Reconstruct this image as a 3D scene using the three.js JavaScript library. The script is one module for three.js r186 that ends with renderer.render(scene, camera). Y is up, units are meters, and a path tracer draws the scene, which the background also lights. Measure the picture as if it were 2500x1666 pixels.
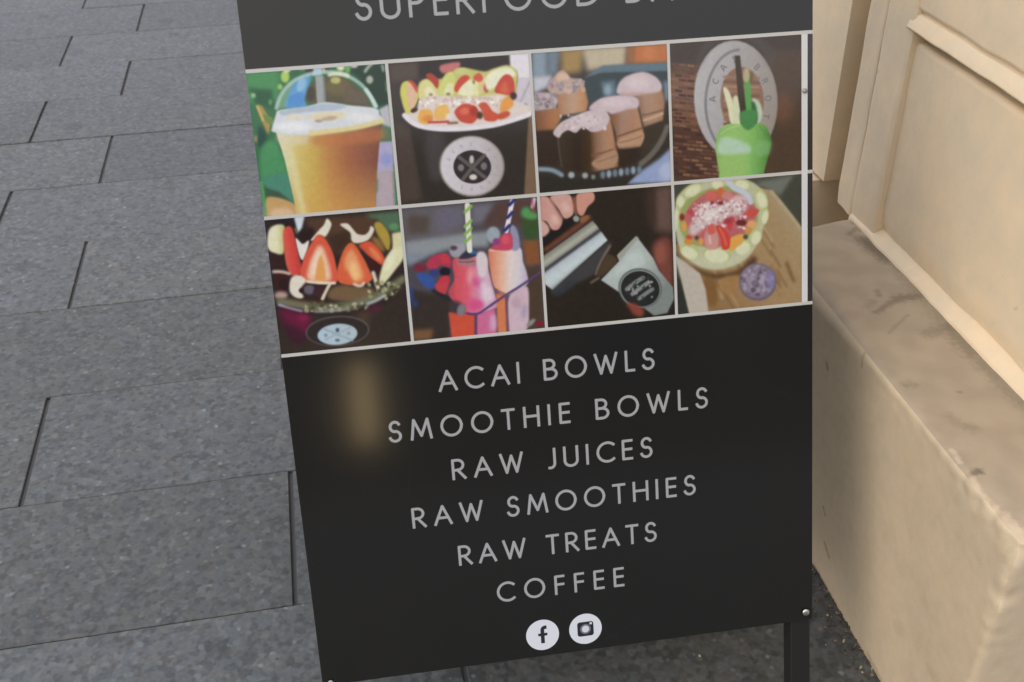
import * as THREE from 'three';
import { mergeGeometries } from 'three/addons/utils/BufferGeometryUtils.js';
import { RectAreaLightUniformsLib } from 'three/addons/lights/RectAreaLightUniformsLib.js';
import { createNoise2D, createNoise3D } from 'simplex-noise';

// ------------------------------------------------------------------ camera, sky, sun, exposure
const scene = new THREE.Scene();
const D = Math.PI / 180;
const camera = new THREE.PerspectiveCamera(34.54, 2500 / 1666, 0.05, 300);
camera.position.set(0, 1.2, 0);
camera.rotation.set(-34.2836 * D, -10.4414 * D, -0.8457 * D, 'YXZ');
camera.focus = 1.42; camera.userData.fStop = 10;
camera.updateMatrixWorld(true);

const SUN = new THREE.Vector3(-7, 4.2, 4.5).normalize();
{ // flat overcast sky, a little brighter overhead
  const w = 64, h = 32, px = new Float32Array(w * h * 4);
  for (let j = 0; j < h; j++) for (let i = 0; i < w; i++) {
    const el = ((j + 0.5) / h - 0.5) * Math.PI, up = Math.max(0, Math.sin(el));
    const az = ((i + 0.5) / w - 0.5) * 2 * Math.PI, L = 0.86 + 0.34 * up, k = (j * w + i) * 4;
    // the thin cloud is warm white round the veiled sun and bluer on the far side
    const t = 0.5 + 0.5 * (Math.cos(el) * (Math.cos(az) * SUN.x + Math.sin(az) * SUN.z) + Math.sin(el) * SUN.y);
    px[k] = L * (0.80 + 0.23 * t); px[k + 1] = L * (0.91 + 0.08 * t); px[k + 2] = L * (1.28 - 0.36 * t); px[k + 3] = 1;
  }
  const sky = new THREE.DataTexture(px, w, h, THREE.RGBAFormat, THREE.FloatType);
  sky.mapping = THREE.EquirectangularReflectionMapping; sky.magFilter = sky.minFilter = THREE.LinearFilter;
  sky.needsUpdate = true;
  scene.background = sky; scene.environment = sky;
}
const sun = new THREE.DirectionalLight(new THREE.Color(1, 0.9, 0.76), 1.0);
sun.target.position.set(0.3, 0.3, -1); sun.position.copy(SUN).multiplyScalar(10).add(sun.target.position);
sun.castShadow = true; sun.shadow.radius = 60; sun.shadow.mapSize.set(2048, 2048);
Object.assign(sun.shadow.camera, { left: -6, right: 6, top: 6, bottom: -6, near: 0.5, far: 30 });
scene.add(sun, sun.target);

const renderer = new THREE.WebGLRenderer({ antialias: true });
renderer.toneMapping = THREE.LinearToneMapping;
renderer.toneMappingExposure = 1.3;
renderer.shadowMap.enabled = true;
RectAreaLightUniformsLib.init();

// ------------------------------------------------------------------ helpers
function rng(seed) { let s = seed | 0; return () => { s = (s + 0x6d2b79f5) | 0; let t = Math.imul(s ^ (s >>> 15), 1 | s); t = (t + Math.imul(t ^ (t >>> 7), 61 | t)) ^ t; return ((t ^ (t >>> 14)) >>> 0) / 4294967296; }; }
const n2 = createNoise2D(rng(11)), n3 = createNoise3D(rng(12));
const fbm = (x, y, o = 4) => { let a = 0, w = 0.5, s = 0; for (let i = 0; i < o; i++) { a += w * n2(x, y); s += w; x = x * 2.03 + 17; y = y * 2.03 - 9; w *= 0.5; } return a / s; };
const clamp = (x, a, b) => Math.min(b, Math.max(a, x)), lerp = (a, b, t) => a + (b - a) * t;
const sstep = (a, b, x) => { const t = clamp((x - a) / (b - a), 0, 1); return t * t * (3 - 2 * t); };
const toS = (l) => 255 * (l <= 0.0031308 ? 12.92 * l : 1.055 * Math.pow(l, 1 / 2.4) - 0.055);
const toL = (s) => { s /= 255; return s <= 0.04045 ? s / 12.92 : Math.pow((s + 0.055) / 1.055, 2.4); };
const lin = (r, g, b) => new THREE.Color().setRGB(r, g, b);
function mesh(name, geo, mat, parent) {
  const m = new THREE.Mesh(geo, mat); m.name = name; m.castShadow = m.receiveShadow = true;
  if (parent) parent.add(m); return m;
}
function thing(name, label, category) {
  const g = new THREE.Group(); g.name = name; g.userData = { label, category, kind: 'thing' }; scene.add(g); return g;
}
function dataTex(w, h, fn, { srgb = true, repeat = true } = {}) { // fn(i, j, out): linear rgb, or plain values when srgb is false
  const px = new Uint8Array(w * h * 4), o = [0, 0, 0];
  for (let j = 0; j < h; j++) for (let i = 0; i < w; i++) {
    fn(i, j, o); const k = (j * w + i) * 4;
    for (let c = 0; c < 3; c++) px[k + c] = clamp(srgb ? toS(clamp(o[c], 0, 1)) : 255 * o[c], 0, 255);
    px[k + 3] = 255;
  }
  const t = new THREE.DataTexture(px, w, h); t.magFilter = THREE.LinearFilter; t.minFilter = THREE.LinearMipmapLinearFilter;
  t.generateMipmaps = true; t.anisotropy = 8;
  if (srgb) t.colorSpace = THREE.SRGBColorSpace;
  if (repeat) t.wrapS = t.wrapT = THREE.RepeatWrapping;
  t.needsUpdate = true; return t;
}
const box = (x0, x1, y0, y1, z0, z1) => new THREE.BoxGeometry(x1 - x0, y1 - y0, z1 - z0).translate((x0 + x1) / 2, (y0 + y1) / 2, (z0 + z1) / 2);
function metreUV(g, s = 1) { // uv in metres, by the way each face points
  g = g.index ? g.toNonIndexed() : g; const p = g.attributes.position, uv = new Float32Array(p.count * 2);
  const a = new THREE.Vector3(), b = new THREE.Vector3(), c = new THREE.Vector3();
  for (let i = 0; i < p.count; i += 3) {
    a.fromBufferAttribute(p, i); b.fromBufferAttribute(p, i + 1); c.fromBufferAttribute(p, i + 2);
    const n = b.clone().sub(a).cross(c.clone().sub(a)), ax = Math.abs(n.x), ay = Math.abs(n.y), az = Math.abs(n.z);
    [a, b, c].forEach((v, k) => { const q = ax >= ay && ax >= az ? [v.z, v.y] : ay >= az ? [v.x, v.z] : [v.x, v.y]; uv[(i + k) * 2] = q[0] * s; uv[(i + k) * 2 + 1] = q[1] * s; });
  }
  g.setAttribute('uv', new THREE.BufferAttribute(uv, 2)); return g;
}
const pixelRay = (x, y) => new THREE.Vector3((x / 2500) * 2 - 1, 1 - (y / 1666) * 2, 0.5).unproject(camera).sub(camera.position).normalize();
function onPlane(x, y, n, k) { const d = pixelRay(x, y); return d.multiplyScalar((k - camera.position.dot(n)) / d.dot(n)).add(camera.position); }

// ------------------------------------------------------------------ paving
const granite = (seed, tint) => { // salt and pepper stone, 1 m across 1024 texels, soft grains of 3 to 9 mm
  const S = 1024, R = rng(seed), H = new Float32Array(S * S), cell = 8, N = S / cell, pts = [];
  for (let j = 0; j < N; j++) for (let i = 0; i < N; i++) { const q = R(); pts.push([(i + R()) * cell, (j + R()) * cell, q < 0.022 ? 1.0 + R() * 1.3 : q < 0.16 ? 0.30 + R() * 0.35 : q < 0.44 ? -0.34 - R() * 0.3 : (R() - 0.5) * 0.3, (R() - 0.5) * 2, q < 0.022 ? 0.35 + R() * 0.4 : 0.6 + R() * 0.8]); }
  const G = new Float32Array(S * S), Wm = new Float32Array(S * S);
  for (let y = 0; y < S; y++) for (let x = 0; x < S; x++) {
    const ci = Math.floor(x / cell), cj = Math.floor(y / cell); let best = 1e9, v = 0, w = 0;
    for (let b = -1; b <= 1; b++) for (let a = -1; a <= 1; a++) {
      const p = pts[((cj + b + N) % N) * N + ((ci + a + N) % N)]; let dx = x - p[0], dy = y - p[1];
      dx -= S * Math.round(dx / S); dy -= S * Math.round(dy / S);
      const d = (dx * dx + dy * dy) / (p[4] * p[4]); if (d < best) { best = d; v = p[2]; w = p[3]; }
    }
    G[y * S + x] = v; Wm[y * S + x] = w;
  }
  const spots = []; for (let i = 0; i < 9; i++) spots.push([R() * S, R() * S, 9 + R() * 22, 0.12 + R() * 0.2]); // old gum and drip stains
  const o = dataTex(S, S, (x, y, out) => {
    let v = 0, st = 1; for (const p of spots) { let dx = x - p[0], dy = y - p[1]; dx -= S * Math.round(dx / S); dy -= S * Math.round(dy / S); if (dx * dx + dy * dy < 2500) st = Math.min(st, 1 - p[3] * sstep(1.25, 0.6, Math.hypot(dx, dy) / p[2] + 0.3 * n2(x * 0.06, y * 0.06) + 0.2 * n2(x * 0.2, y * 0.2))); } for (let b = -1; b <= 1; b++) for (let a = -1; a <= 1; a++) v += G[((y + b + S) % S) * S + ((x + a + S) % S)] / 9;
    const w = Wm[y * S + x], fine = n2(x * 0.5, y * 0.5) * 0.05 + n2(x * 0.11, y * 0.11) * 0.12 + n2(x * 0.06 + 31, y * 0.06) * 0.08, broad = n2(x * 0.03 + 3, y * 0.03) * 0.05 + n2(x * 0.012 + seed, y * 0.012) * 0.07;
    const m = st * Math.max(0.3, 1 + v * 0.60 + fine + broad);
    H[y * S + x] = 0.5 + 0.25 * v + fine; const warm = w * 0.045 + n2(x * 0.02 + 50, y * 0.02) * 0.04;
    out[0] = tint[0] * m * (1 + warm); out[1] = tint[1] * m; out[2] = tint[2] * m * (1 - warm);
  });
  const b = dataTex(S, S, (x, y, out) => { const h = clamp(H[y * S + x], 0, 1); out[0] = out[1] = out[2] = h; }, { srgb: false });
  return [o, b];
};
const stone = [granite(3, [0.081, 0.0870, 0.0925]), granite(8, [0.0825, 0.0870, 0.0895])];
const paverMats = [];
for (const [map, bump] of stone) for (const k of [0.87, 0.97, 1.06]) {
  paverMats.push(new THREE.MeshStandardMaterial({ map, bumpMap: bump, bumpScale: 0.0007, roughness: 0.52, color: lin(k, k * 1.0, k * 0.995) }));
}
const pavement = mesh('pavement', metreUV(box(-40, 40, -0.2, -0.0065, -60, 60)), new THREE.MeshStandardMaterial({ color: lin(0.11, 0.11, 0.115), roughness: 0.95 }), scene);
pavement.userData.kind = 'structure';
{
  const R = rng(77), gapX = 0.0075, len = 0.636;
  function slab(w, d, ou, ov) { // worn stone slab: flat top, small chamfer, sides; top at y = 0, uv in metres
    const c = 0.0012, t = -0.03, P = [], U = [], I = [];
    const lv = [[0, t], [0, -0.0012], [c, 0]]; // inset, height
    for (const [ins, y] of lv) for (const [sx, sz] of [[0, 0], [1, 0], [1, 1], [0, 1]]) {
      const x = sx ? w - ins : ins, z = sz ? d - ins : ins; P.push(x, y, z); U.push(x + ou, z + ov);
    }
    for (let l = 0; l < 2; l++) for (let k = 0; k < 4; k++) { const a = l * 4 + k, b = l * 4 + (k + 1) % 4; I.push(a, b + 4, b, a, a + 4, b + 4); }
    I.push(8, 10, 9, 8, 11, 10);
    const g = new THREE.BufferGeometry(); g.setAttribute('position', new THREE.Float32BufferAttribute(P, 3)); g.setAttribute('uv', new THREE.Float32BufferAttribute(U, 2)); g.setIndex(I);
    const q = g.toNonIndexed(); q.computeVertexNormals(); return q;
  }
  // joints between the courses, measured on the ground in metres; the same pitch goes on beyond them
  const zk = [-4.104, -3.803, -3.514, -3.221, -2.924, -2.629, -2.327, -2.036, -1.728, -1.432, -1.134];
  const zAt = (k) => k < 0 ? zk[0] + k * 0.298 : k > 10 ? zk[10] + (k - 10) * 0.298 : zk[k];
  const variants = new Map();
  for (let k = -7; k < 18; k++) {
    const gapZ = 0.0008 + 0.0012 * R(), z0 = zAt(k), z1 = zAt(k + 1), odd = ((k % 2) + 2) % 2 === 1;
    const j0 = (odd ? -0.764 : -0.553) + clamp(k - 4, -5, 5) * 0.0028 + (k > 9 || k < -1 ? (R() - 0.5) * 0.02 : 0);
    for (let i = -6; i < 3; i++) {
      let a = j0 + i * len, b = a + len; if (a > 0.60) continue; b = Math.min(b, 0.66);
      const w = +(b - a - gapX).toFixed(3), d = +(z1 - z0 - gapZ).toFixed(3), v = Math.floor(R() * 5), key = w + '_' + d + '_' + v;
      if (!variants.has(key)) variants.set(key, slab(w, d, v * 0.37 + d * 3, v * 0.61 + w));
      const m = mesh('paver', variants.get(key), paverMats[Math.floor(R() * paverMats.length)], pavement);
      m.position.set(a + gapX / 2, (R() - 0.5) * 0.0018, z0 + gapZ / 2);
      m.rotation.set((R() - 0.5) * 0.003, 0, (R() - 0.5) * 0.002);
    }
  }
}

// ------------------------------------------------------------------ painted stone wall
const XB = 0.646, YL = 0.40, XW = 0.789; // plinth face, ledge height, wall face
const WALL = [0.725, 0.595, 0.428];
const plaster = dataTex(1024, 1024, (x, y, o) => { // 1.2 m
  const u = x / 1024 * 2 * Math.PI, v = y / 1024 * 2 * Math.PI; // wrap by sampling a torus
  const A = n3(Math.cos(u) * 1.3 + Math.cos(v) * 0.9, Math.sin(u) * 1.3 + 4, Math.sin(v) * 1.3 + 9), B = n2(x * 0.06, y * 0.06), C = n2(x * 0.3, y * 0.3);
  const p = n2(x * 0.022 + 80, y * 0.022), sp = n2(x * 0.045 - 31, y * 0.045 + 12);
  let m = 1 + 0.035 * A + 0.014 * B + 0.016 * C + 0.02 * p; if (sp > 0.88) m *= 1 - (sp - 0.88) * 1.6;
  const t = 0.02 * p + 0.02 * A; o[0] = WALL[0] * m * (1 + t); o[1] = WALL[1] * m; o[2] = WALL[2] * m * (1 - t);
});
const plasterBump = dataTex(512, 512, (x, y, o) => { o[0] = o[1] = o[2] = clamp(0.5 + 0.28 * n2(x * 0.03, y * 0.03) + 0.14 * n2(x * 0.12, y * 0.12) + 0.16 * n2(x * 0.45, y * 0.45), 0, 1); }, { srgb: false });
const wallMat = new THREE.MeshStandardMaterial({ map: plaster, bumpMap: plasterBump, bumpScale: 0.0006, roughness: 0.72 });
const wall = thing('stone_wall', 'cream painted stone wall with ledge and moulded panel beside the black sign', 'wall');

// soft, hand-plastered box: every edge rounded by r(x, y, z), faces slightly uneven
function softBox(x0, x1, y0, y1, z0, z1, seg, rad, bumpy) {
  const g = box(x0, x1, y0, y1, z0, z1); const gg = new THREE.BoxGeometry(1, 1, 1, ...seg), p = gg.attributes.position, v = new THREE.Vector3(), q = new THREE.Vector3();
  g.dispose();
  const squeeze = (t) => { const s = Math.abs(t * 2), e = Math.pow(s, 0.72); return Math.sign(t) * e / 2; }; // more vertices towards the edges
  for (let i = 0; i < p.count; i++) {
    v.fromBufferAttribute(p, i);
    v.set(lerp(x0, x1, squeeze(v.x) + 0.5), lerp(y0, y1, squeeze(v.y) + 0.5), lerp(z0, z1, squeeze(v.z) + 0.5));
    const r = rad(v.x, v.y, v.z);
    q.set(clamp(v.x, x0 + r, x1 - r), clamp(v.y, y0 + r, y1 - r), clamp(v.z, z0 + r, z1 - r));
    const d = v.clone().sub(q); if (d.lengthSq() > 0) v.copy(q).add(d.normalize().multiplyScalar(r + bumpy(v.x, v.y, v.z)));
    p.setXYZ(i, v.x, v.y, v.z);
  }
  gg.computeVertexNormals(); return gg;
}
{ // plinth: one texture, rows for the front face, the ledge and the near end
  const PX = 1000, Wd = 760, Hf = 460, Ht = 200, Ht2 = 460, Hh = Hf + Ht + Ht2, zF = -1.40;
  const stains = []; // dirt marks: ends of a stroke (photo pixels on the ledge), half width in metres, strength
  const L = (x, y) => { const P = onPlane(x, y, new THREE.Vector3(0, 1, 0), YL); return [P.z, P.x]; };
  const F = (x, y) => { const P = onPlane(x, y, new THREE.Vector3(1, 0, 0), XB); return [P.z, P.y]; };
  const st = (row, a, b, w, k, ragged = 1) => stains.push({ row, a, b, w, k, ragged });
  st('top', L(2110, 585), L(2165, 632), 0.010, 0.62, 0.6); st('top', L(2165, 632), L(2206, 662), 0.007, 0.40); st('top', L(2206, 662), L(2250, 715), 0.012, 0.26);
  st('top', L(2250, 715), L(2320, 795), 0.012, 0.26); st('top', L(2318, 800), L(2375, 862), 0.012, 0.44); st('top', L(2375, 862), L(2500, 985), 0.009, 0.30); st('top', L(2085, 535), L(2105, 560), 0.006, 0.40);
  st('top', L(2138, 762), L(2190, 730), 0.004, 0.42); st('top', L(2190, 730), L(2245, 722), 0.007, 0.44); st('top', L(2118, 748), L(2130, 738), 0.006, 0.24); st('top', L(2072, 572), L(2092, 556), 0.004, 0.36);
  st('top', L(2140, 710), L(2146, 722), 0.0035, 0.34); st('top', L(2170, 812), L(2215, 770), 0.003, 0.2); st('top', L(2265, 815), L(2320, 800), 0.008, 0.3); st('top', L(2210, 940), L(2228, 938), 0.005, 0.28);
  st('top', L(2382, 1150), L(2390, 1150), 0.004, 0.62); st('top', L(2358, 1040), L(2372, 1046), 0.006, 0.26); st('top', L(2320, 1018), L(2332, 1030), 0.008, 0.18); st('top', L(2340, 958), L(2344, 958), 0.002, 0.4);
  st('face', F(2012, 1325), F(2023, 1360), 0.0035, 0.42); st('face', F(2010, 1240), F(2014, 1258), 0.003, 0.42); st('face', F(2018, 890), F(2020, 900), 0.0035, 0.46); st('face', F(2106, 865), F(2104, 895), 0.003, 0.26);
  st('face', F(1988, 1388), F(2050, 1500), 0.006, 0.55); st('face', F(2050, 1500), F(2085, 1560), 0.005, 0.35); st('face', F(2120, 1600), F(2150, 1660), 0.004, 0.28); st('face', F(2190, 1530), F(2200, 1540), 0.010, 0.12); st('face', F(2270, 1640), F(2290, 1660), 0.008, 0.14);
  for (const q of stains) if (q.row === 'top' && q.k > 0.2) q.w *= 1.35;
  const chip = (row, a, b, w) => stains.push({ row, a, b, w, k: 0.38, ragged: 0.8, pale: true }); // knocks that bare the pale stone along the near edge
  chip('top', L(2325, 1098), L(2345, 1128), 0.004); chip('top', L(2372, 1168), L(2412, 1225), 0.006); chip('top', L(2425, 1238), L(2492, 1305), 0.011); chip('face', F(2400, 1225), F(2425, 1265), 0.006); chip('face', F(2440, 1290), F(2478, 1340), 0.014); chip('face', F(2452, 1395), F(2440, 1440), 0.009); chip('face', F(2415, 1490), F(2405, 1520), 0.007);
  chip('end', [0.004, 0.37], [0.02, 0.39], 0.012); chip('end', [0.003, 0.30], [0.006, 0.33], 0.006);
  const map = dataTex(Wd, Hh, (i, j, o) => {
    const row = j < Hf ? 'face' : j < Hf + Ht ? 'top' : 'end', jj = row === 'face' ? j : row === 'top' ? j - Hf : j - Hf - Ht;
    const a = row === 'end' ? i / PX : zF + i / PX, b = row === 'top' ? XB - 0.02 + jj / PX : -0.05 + jj / PX; // metres
    const big = fbm(a * 5 + (row === 'top' ? 30 : 0), b * 5, 4), mid = n2(a * 46, b * 46), fine = n2(a * 330, b * 330), blot = n2(a * 17 + 7, b * 17 - (row === 'top' ? 5 : 12));
    let m = 1 + 0.045 * big + 0.025 * mid + 0.04 * fine + 0.03 * n2(a * 620, b * 620), warm = 0.02 * big + 0.012 * mid;
    let r = WALL[0] * 0.785, g = WALL[1] * 0.775, bl = WALL[2] * 0.77; // the plinth's own, browner coat of paint
    if (row === 'top') { // grey foot-worn film with patches where the cream paint still shows
      const k = 0.52 + 0.13 * sstep(-0.7, 0.7, -blot) + 0.05 * mid + 0.04 * fine; r = lerp(r, 0.24, k); g = lerp(g, 0.194, k); bl = lerp(bl, 0.148, k);
    } else { const k = 0.10 + 0.22 * sstep(0.0, 0.8, blot); r = lerp(r, 0.47, k); g = lerp(g, 0.38, k); bl = lerp(bl, 0.25, k); }
    let dirt = 0, bare = 0;
    for (const s of stains) {
      if (s.row !== row) continue; const [ax, ay] = s.a, [bx, by] = s.b, dx = bx - ax, dy = by - ay;
      if (Math.abs(a - (ax + bx) / 2) > 0.2 || Math.abs(b - (ay + by) / 2) > 0.2) continue;
      const t = clamp(((a - ax) * dx + (b - ay) * dy) / (dx * dx + dy * dy + 1e-9), 0, 1), d = Math.hypot(a - ax - dx * t, b - ay - dy * t) + s.w * s.ragged * (0.35 * n2(a * 90, b * 90) + 0.25 * n2(a * 290, b * 290));
      const k = s.pale ? s.k * sstep(1.2, 0.2, d / s.w) : 0.9 * s.k * sstep(1.7, 0.0, d / s.w); if (s.pale) bare = Math.max(bare, k); else dirt = Math.max(dirt, k);
    }
    r = lerp(r, 0.74, bare); g = lerp(g, 0.60, bare); bl = lerp(bl, 0.44, bare); m *= 1 - dirt; o[0] = r * m * (1 + warm); o[1] = g * m; o[2] = bl * m * (1 - warm) * (1 - 0.1 * dirt);
  }, { repeat: false });
  const z0 = -1.383, z1 = -0.69;
  const g = softBox(XB, 0.86, -0.04, YL, z0, z1, [40, 90, 150], (x, y, z) => 0.009 + 0.016 * sstep(-0.95, -1.2, z) + 0.0015 * n2(z * 22, y * 9),
    (x, y, z) => { const edge = sstep(0.03, 0.0, Math.abs(x - XB)) * sstep(0.035, 0.0, Math.abs(y - YL)); const nearCorner = sstep(-0.86, -0.70, z);
      return 0.00045 * n3(x * 9, y * 9, z * 9) + 0.0002 * n3(x * 70, y * 70, z * 70) - edge * (0.0015 + 0.004 * nearCorner) * Math.max(0, 0.4 + n3(x * 38, y * 38, z * 38)) - 0.006 * sstep(0.03, 0, z1 - z) * sstep(0.03, 0, x - XB) * Math.max(0, n3(1, y * 26, 3) + 0.1); });
  { const p = g.attributes.position; for (let i = 0; i < p.count; i++) { const z = p.getZ(i), x = p.getX(i), k = sstep(-1.30, -1.383, z); p.setZ(i, z + k * 0.018 * (1 - sstep(XB, XW, x)) - k * 0.008 * sstep(XB, XW, x)); } g.computeVertexNormals(); }
  const q = g.toNonIndexed(), p = q.attributes.position, uv = new Float32Array(p.count * 2), a = new THREE.Vector3(), b = new THREE.Vector3(), c = new THREE.Vector3();
  for (let i = 0; i < p.count; i += 3) {
    a.fromBufferAttribute(p, i); b.fromBufferAttribute(p, i + 1); c.fromBufferAttribute(p, i + 2); const n = b.clone().sub(a).cross(c.clone().sub(a));
    const row = n.y > Math.abs(n.x) && n.y > Math.abs(n.z) ? 'top' : Math.abs(n.z) > Math.abs(n.x) ? 'end' : 'face';
    [a, b, c].forEach((v, k) => {
      const s = row === 'end' ? (v.x - XB) * PX + 2 : (v.z - zF) * PX, t = row === 'face' ? (v.y + 0.05) * PX : row === 'top' ? Hf + (v.x - XB + 0.02) * PX : Hf + Ht + (v.y + 0.05) * PX;
      uv[(i + k) * 2] = s / Wd; uv[(i + k) * 2 + 1] = t / Hh;
    });
  }
  q.setAttribute('uv', new THREE.BufferAttribute(uv, 2));
  mesh('plinth', q, new THREE.MeshStandardMaterial({ map, bumpMap: plasterBump, bumpScale: 0.0004, roughness: 0.66 }), wall);
}
// sweep of a profile (x, y) along z, corners kept crisp by small extra points, line a little wavy
function sweep(prof, z0, z1, n, wob = 0.0008) {
  const P = [], U = [], I = []; let len = 0; const s = prof.map((q, i) => (i ? (len += Math.hypot(q[0] - prof[i - 1][0], q[1] - prof[i - 1][1])) : 0));
  for (let k = 0; k <= n; k++) { const z = lerp(z0, z1, k / n); prof.forEach(([x, y], i) => { P.push(x + wob * n2(z * 14, y * 40), y + wob * 1.5 * n2(z * 9 + 40, y * 8), z); U.push(z / 1.2, (prof[0][1] + s[i]) / 1.2); }); }
  const m = prof.length; for (let k = 0; k < n; k++) for (let i = 0; i < m - 1; i++) { const a = k * m + i, b = a + 1, c = a + m, d = c + 1; I.push(a, c, b, b, c, d); }
  const g = new THREE.BufferGeometry(); g.setAttribute('position', new THREE.Float32BufferAttribute(P, 3)); g.setAttribute('uv', new THREE.Float32BufferAttribute(U, 2)); g.setIndex(I); g.computeVertexNormals(); return g;
}
const ZP = -1.318, ZN = -0.69; // far and near end of the panels
mesh('panel', sweep([[0.801, 0.4175], [0.7975, 0.43], [0.796, 0.45], [0.7955, 0.55], [0.7955, 0.66], [0.7960, 0.690], [0.7985, 0.6965], [0.806, 0.698], [0.859, 0.6985]], ZP, ZN, 60), wallMat, wall);
mesh('bottom_fillet', sweep([[0.783, 0.395], [0.7835, 0.401], [0.7855, 0.4055], [0.803, 0.4185], [0.806, 0.4186]], ZP - 0.06, ZN, 60, 0.0012), wallMat, wall);
mesh('band_moulding', sweep([[0.859, 0.7130], [0.800, 0.7132], [0.789, 0.7138], [0.7835, 0.7155], [0.7830, 0.7185], [0.7905, 0.7355], [0.793, 0.7368], [0.797, 0.7372], [0.797, 0.7392]], ZP, ZN, 60), wallMat, wall);
mesh('panel', sweep([[0.797, 0.7392], [0.792, 0.742], [0.7895, 0.748], [0.789, 0.80], [0.789, 1.2], [0.789, 2.9]], ZP, ZN, 60), wallMat, wall);
// upright strips at the far end of the panels, a crack between them
mesh('upright_strip', metreUV(softBox(0.787, 0.86, YL - 0.004, 2.9, -1.3845, ZP + 0.012, [8, 60, 10], () => 0.006, (x, y, z) => 0.0011 * n3(x * 20, y * 12, z * 20)), 1 / 1.2), wallMat, wall);
mesh('upright_strip', metreUV(softBox(0.7895, 0.93, YL - 0.004, 2.9, -1.437, -1.3862, [8, 60, 8], () => 0.005, (x, y, z) => 0.0012 * n3(x * 20, y * 12, z * 20 + 7)), 1 / 1.2), wallMat, wall);
mesh('wall_core', metreUV(box(0.86, 2.6, 0, 2.9, -1.36, ZN), 1 / 1.2), wallMat, wall);
mesh('end_face', metreUV(box(0.80, 0.86, YL + 0.002, 2.9, ZN - 0.03, ZN - 0.002), 1 / 1.2), wallMat, wall);

// the wall beyond the narrow gap
const far = thing('neighbour_wall', 'pale cream wall beyond the narrow dark gap behind the sign', 'wall');
mesh('wall_face', metreUV(softBox(XW, 2.6, 0.405, 2.9, -9, -1.488, [6, 30, 40], () => 0.006, (x, y, z) => 0.001 * n3(x * 20, y * 20, z * 20)), 1 / 1.2), wallMat, far);
mesh('plinth', metreUV(softBox(XB, 2.6, -0.04, 0.404, -9, -1.505, [6, 20, 40], () => 0.01, (x, y, z) => 0.001 * n3(x * 20, y * 20, z * 20)), 1 / 1.2), wallMat, far);
mesh('gap_back', metreUV(box(0.90, 0.94, 0, 2.9, -1.50, -1.34), 1 / 1.2), wallMat, far);

// dirt swept against the foot of the wall
{
  const R = rng(91), g = new THREE.IcosahedronGeometry(1, 0), N = 900, grit = new THREE.InstancedMesh(g, new THREE.MeshStandardMaterial({ roughness: 0.95 }), N), m = new THREE.Matrix4(), q = new THREE.Quaternion(), col = new THREE.Color();
  for (let i = 0; i < N; i++) {
    const z = -1.5 + R() * 0.85, off = Math.pow(R(), 2.2) * (i % 5 ? 0.035 : 0.22), s = 0.0006 + Math.pow(R(), 3) * 0.0022; q.setFromEuler(new THREE.Euler(R() * 6, R() * 6, R() * 6));
    m.compose(new THREE.Vector3(XB - 0.001 - off, 0.0006 + s * 0.3, z), q, new THREE.Vector3(s * (0.7 + R()), s * 0.7, s * (0.7 + R()))); grit.setMatrixAt(i, m);
    const t = R(); grit.setColorAt(i, t < 0.55 ? col.setRGB(0.07, 0.055, 0.04) : t < 0.85 ? col.setRGB(0.16, 0.12, 0.075) : col.setRGB(0.36, 0.28, 0.17));
  }
  grit.name = 'dirt'; grit.castShadow = grit.receiveShadow = true; grit.userData = { label: 'brown grit swept against the foot of the cream wall', category: 'dirt', kind: 'stuff' }; scene.add(grit);
}

// ------------------------------------------------------------------ black sandwich board
const CU = 0.15, CV = 0.15054;
const O = new THREE.Vector3(-0.0741, 0.80079, -1.11055), U = new THREE.Vector3(0.99938919, 0.00390351, 0.03472759), V = new THREE.Vector3(-0.00815689, -0.94023637, 0.34042479), Nn = new THREE.Vector3().crossVectors(V, U).normalize();
const pt = (u, v, n = 0) => O.clone().addScaledVector(U, u * CU).addScaledVector(V, v * CV).addScaledVector(Nn, n);
const uvOf = (x, y) => { const d = pixelRay(x, y), t = O.clone().sub(camera.position).dot(Nn) / d.dot(Nn), q = d.multiplyScalar(t).add(camera.position).sub(O); return [q.dot(U) / CU, q.dot(V) / CV]; };
const UL = 0.047, UR = 4.077, VT = -1.56, VB = 4.69, VG = (0.80079 + 0.0023) / 0.94023637 / CV;

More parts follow.
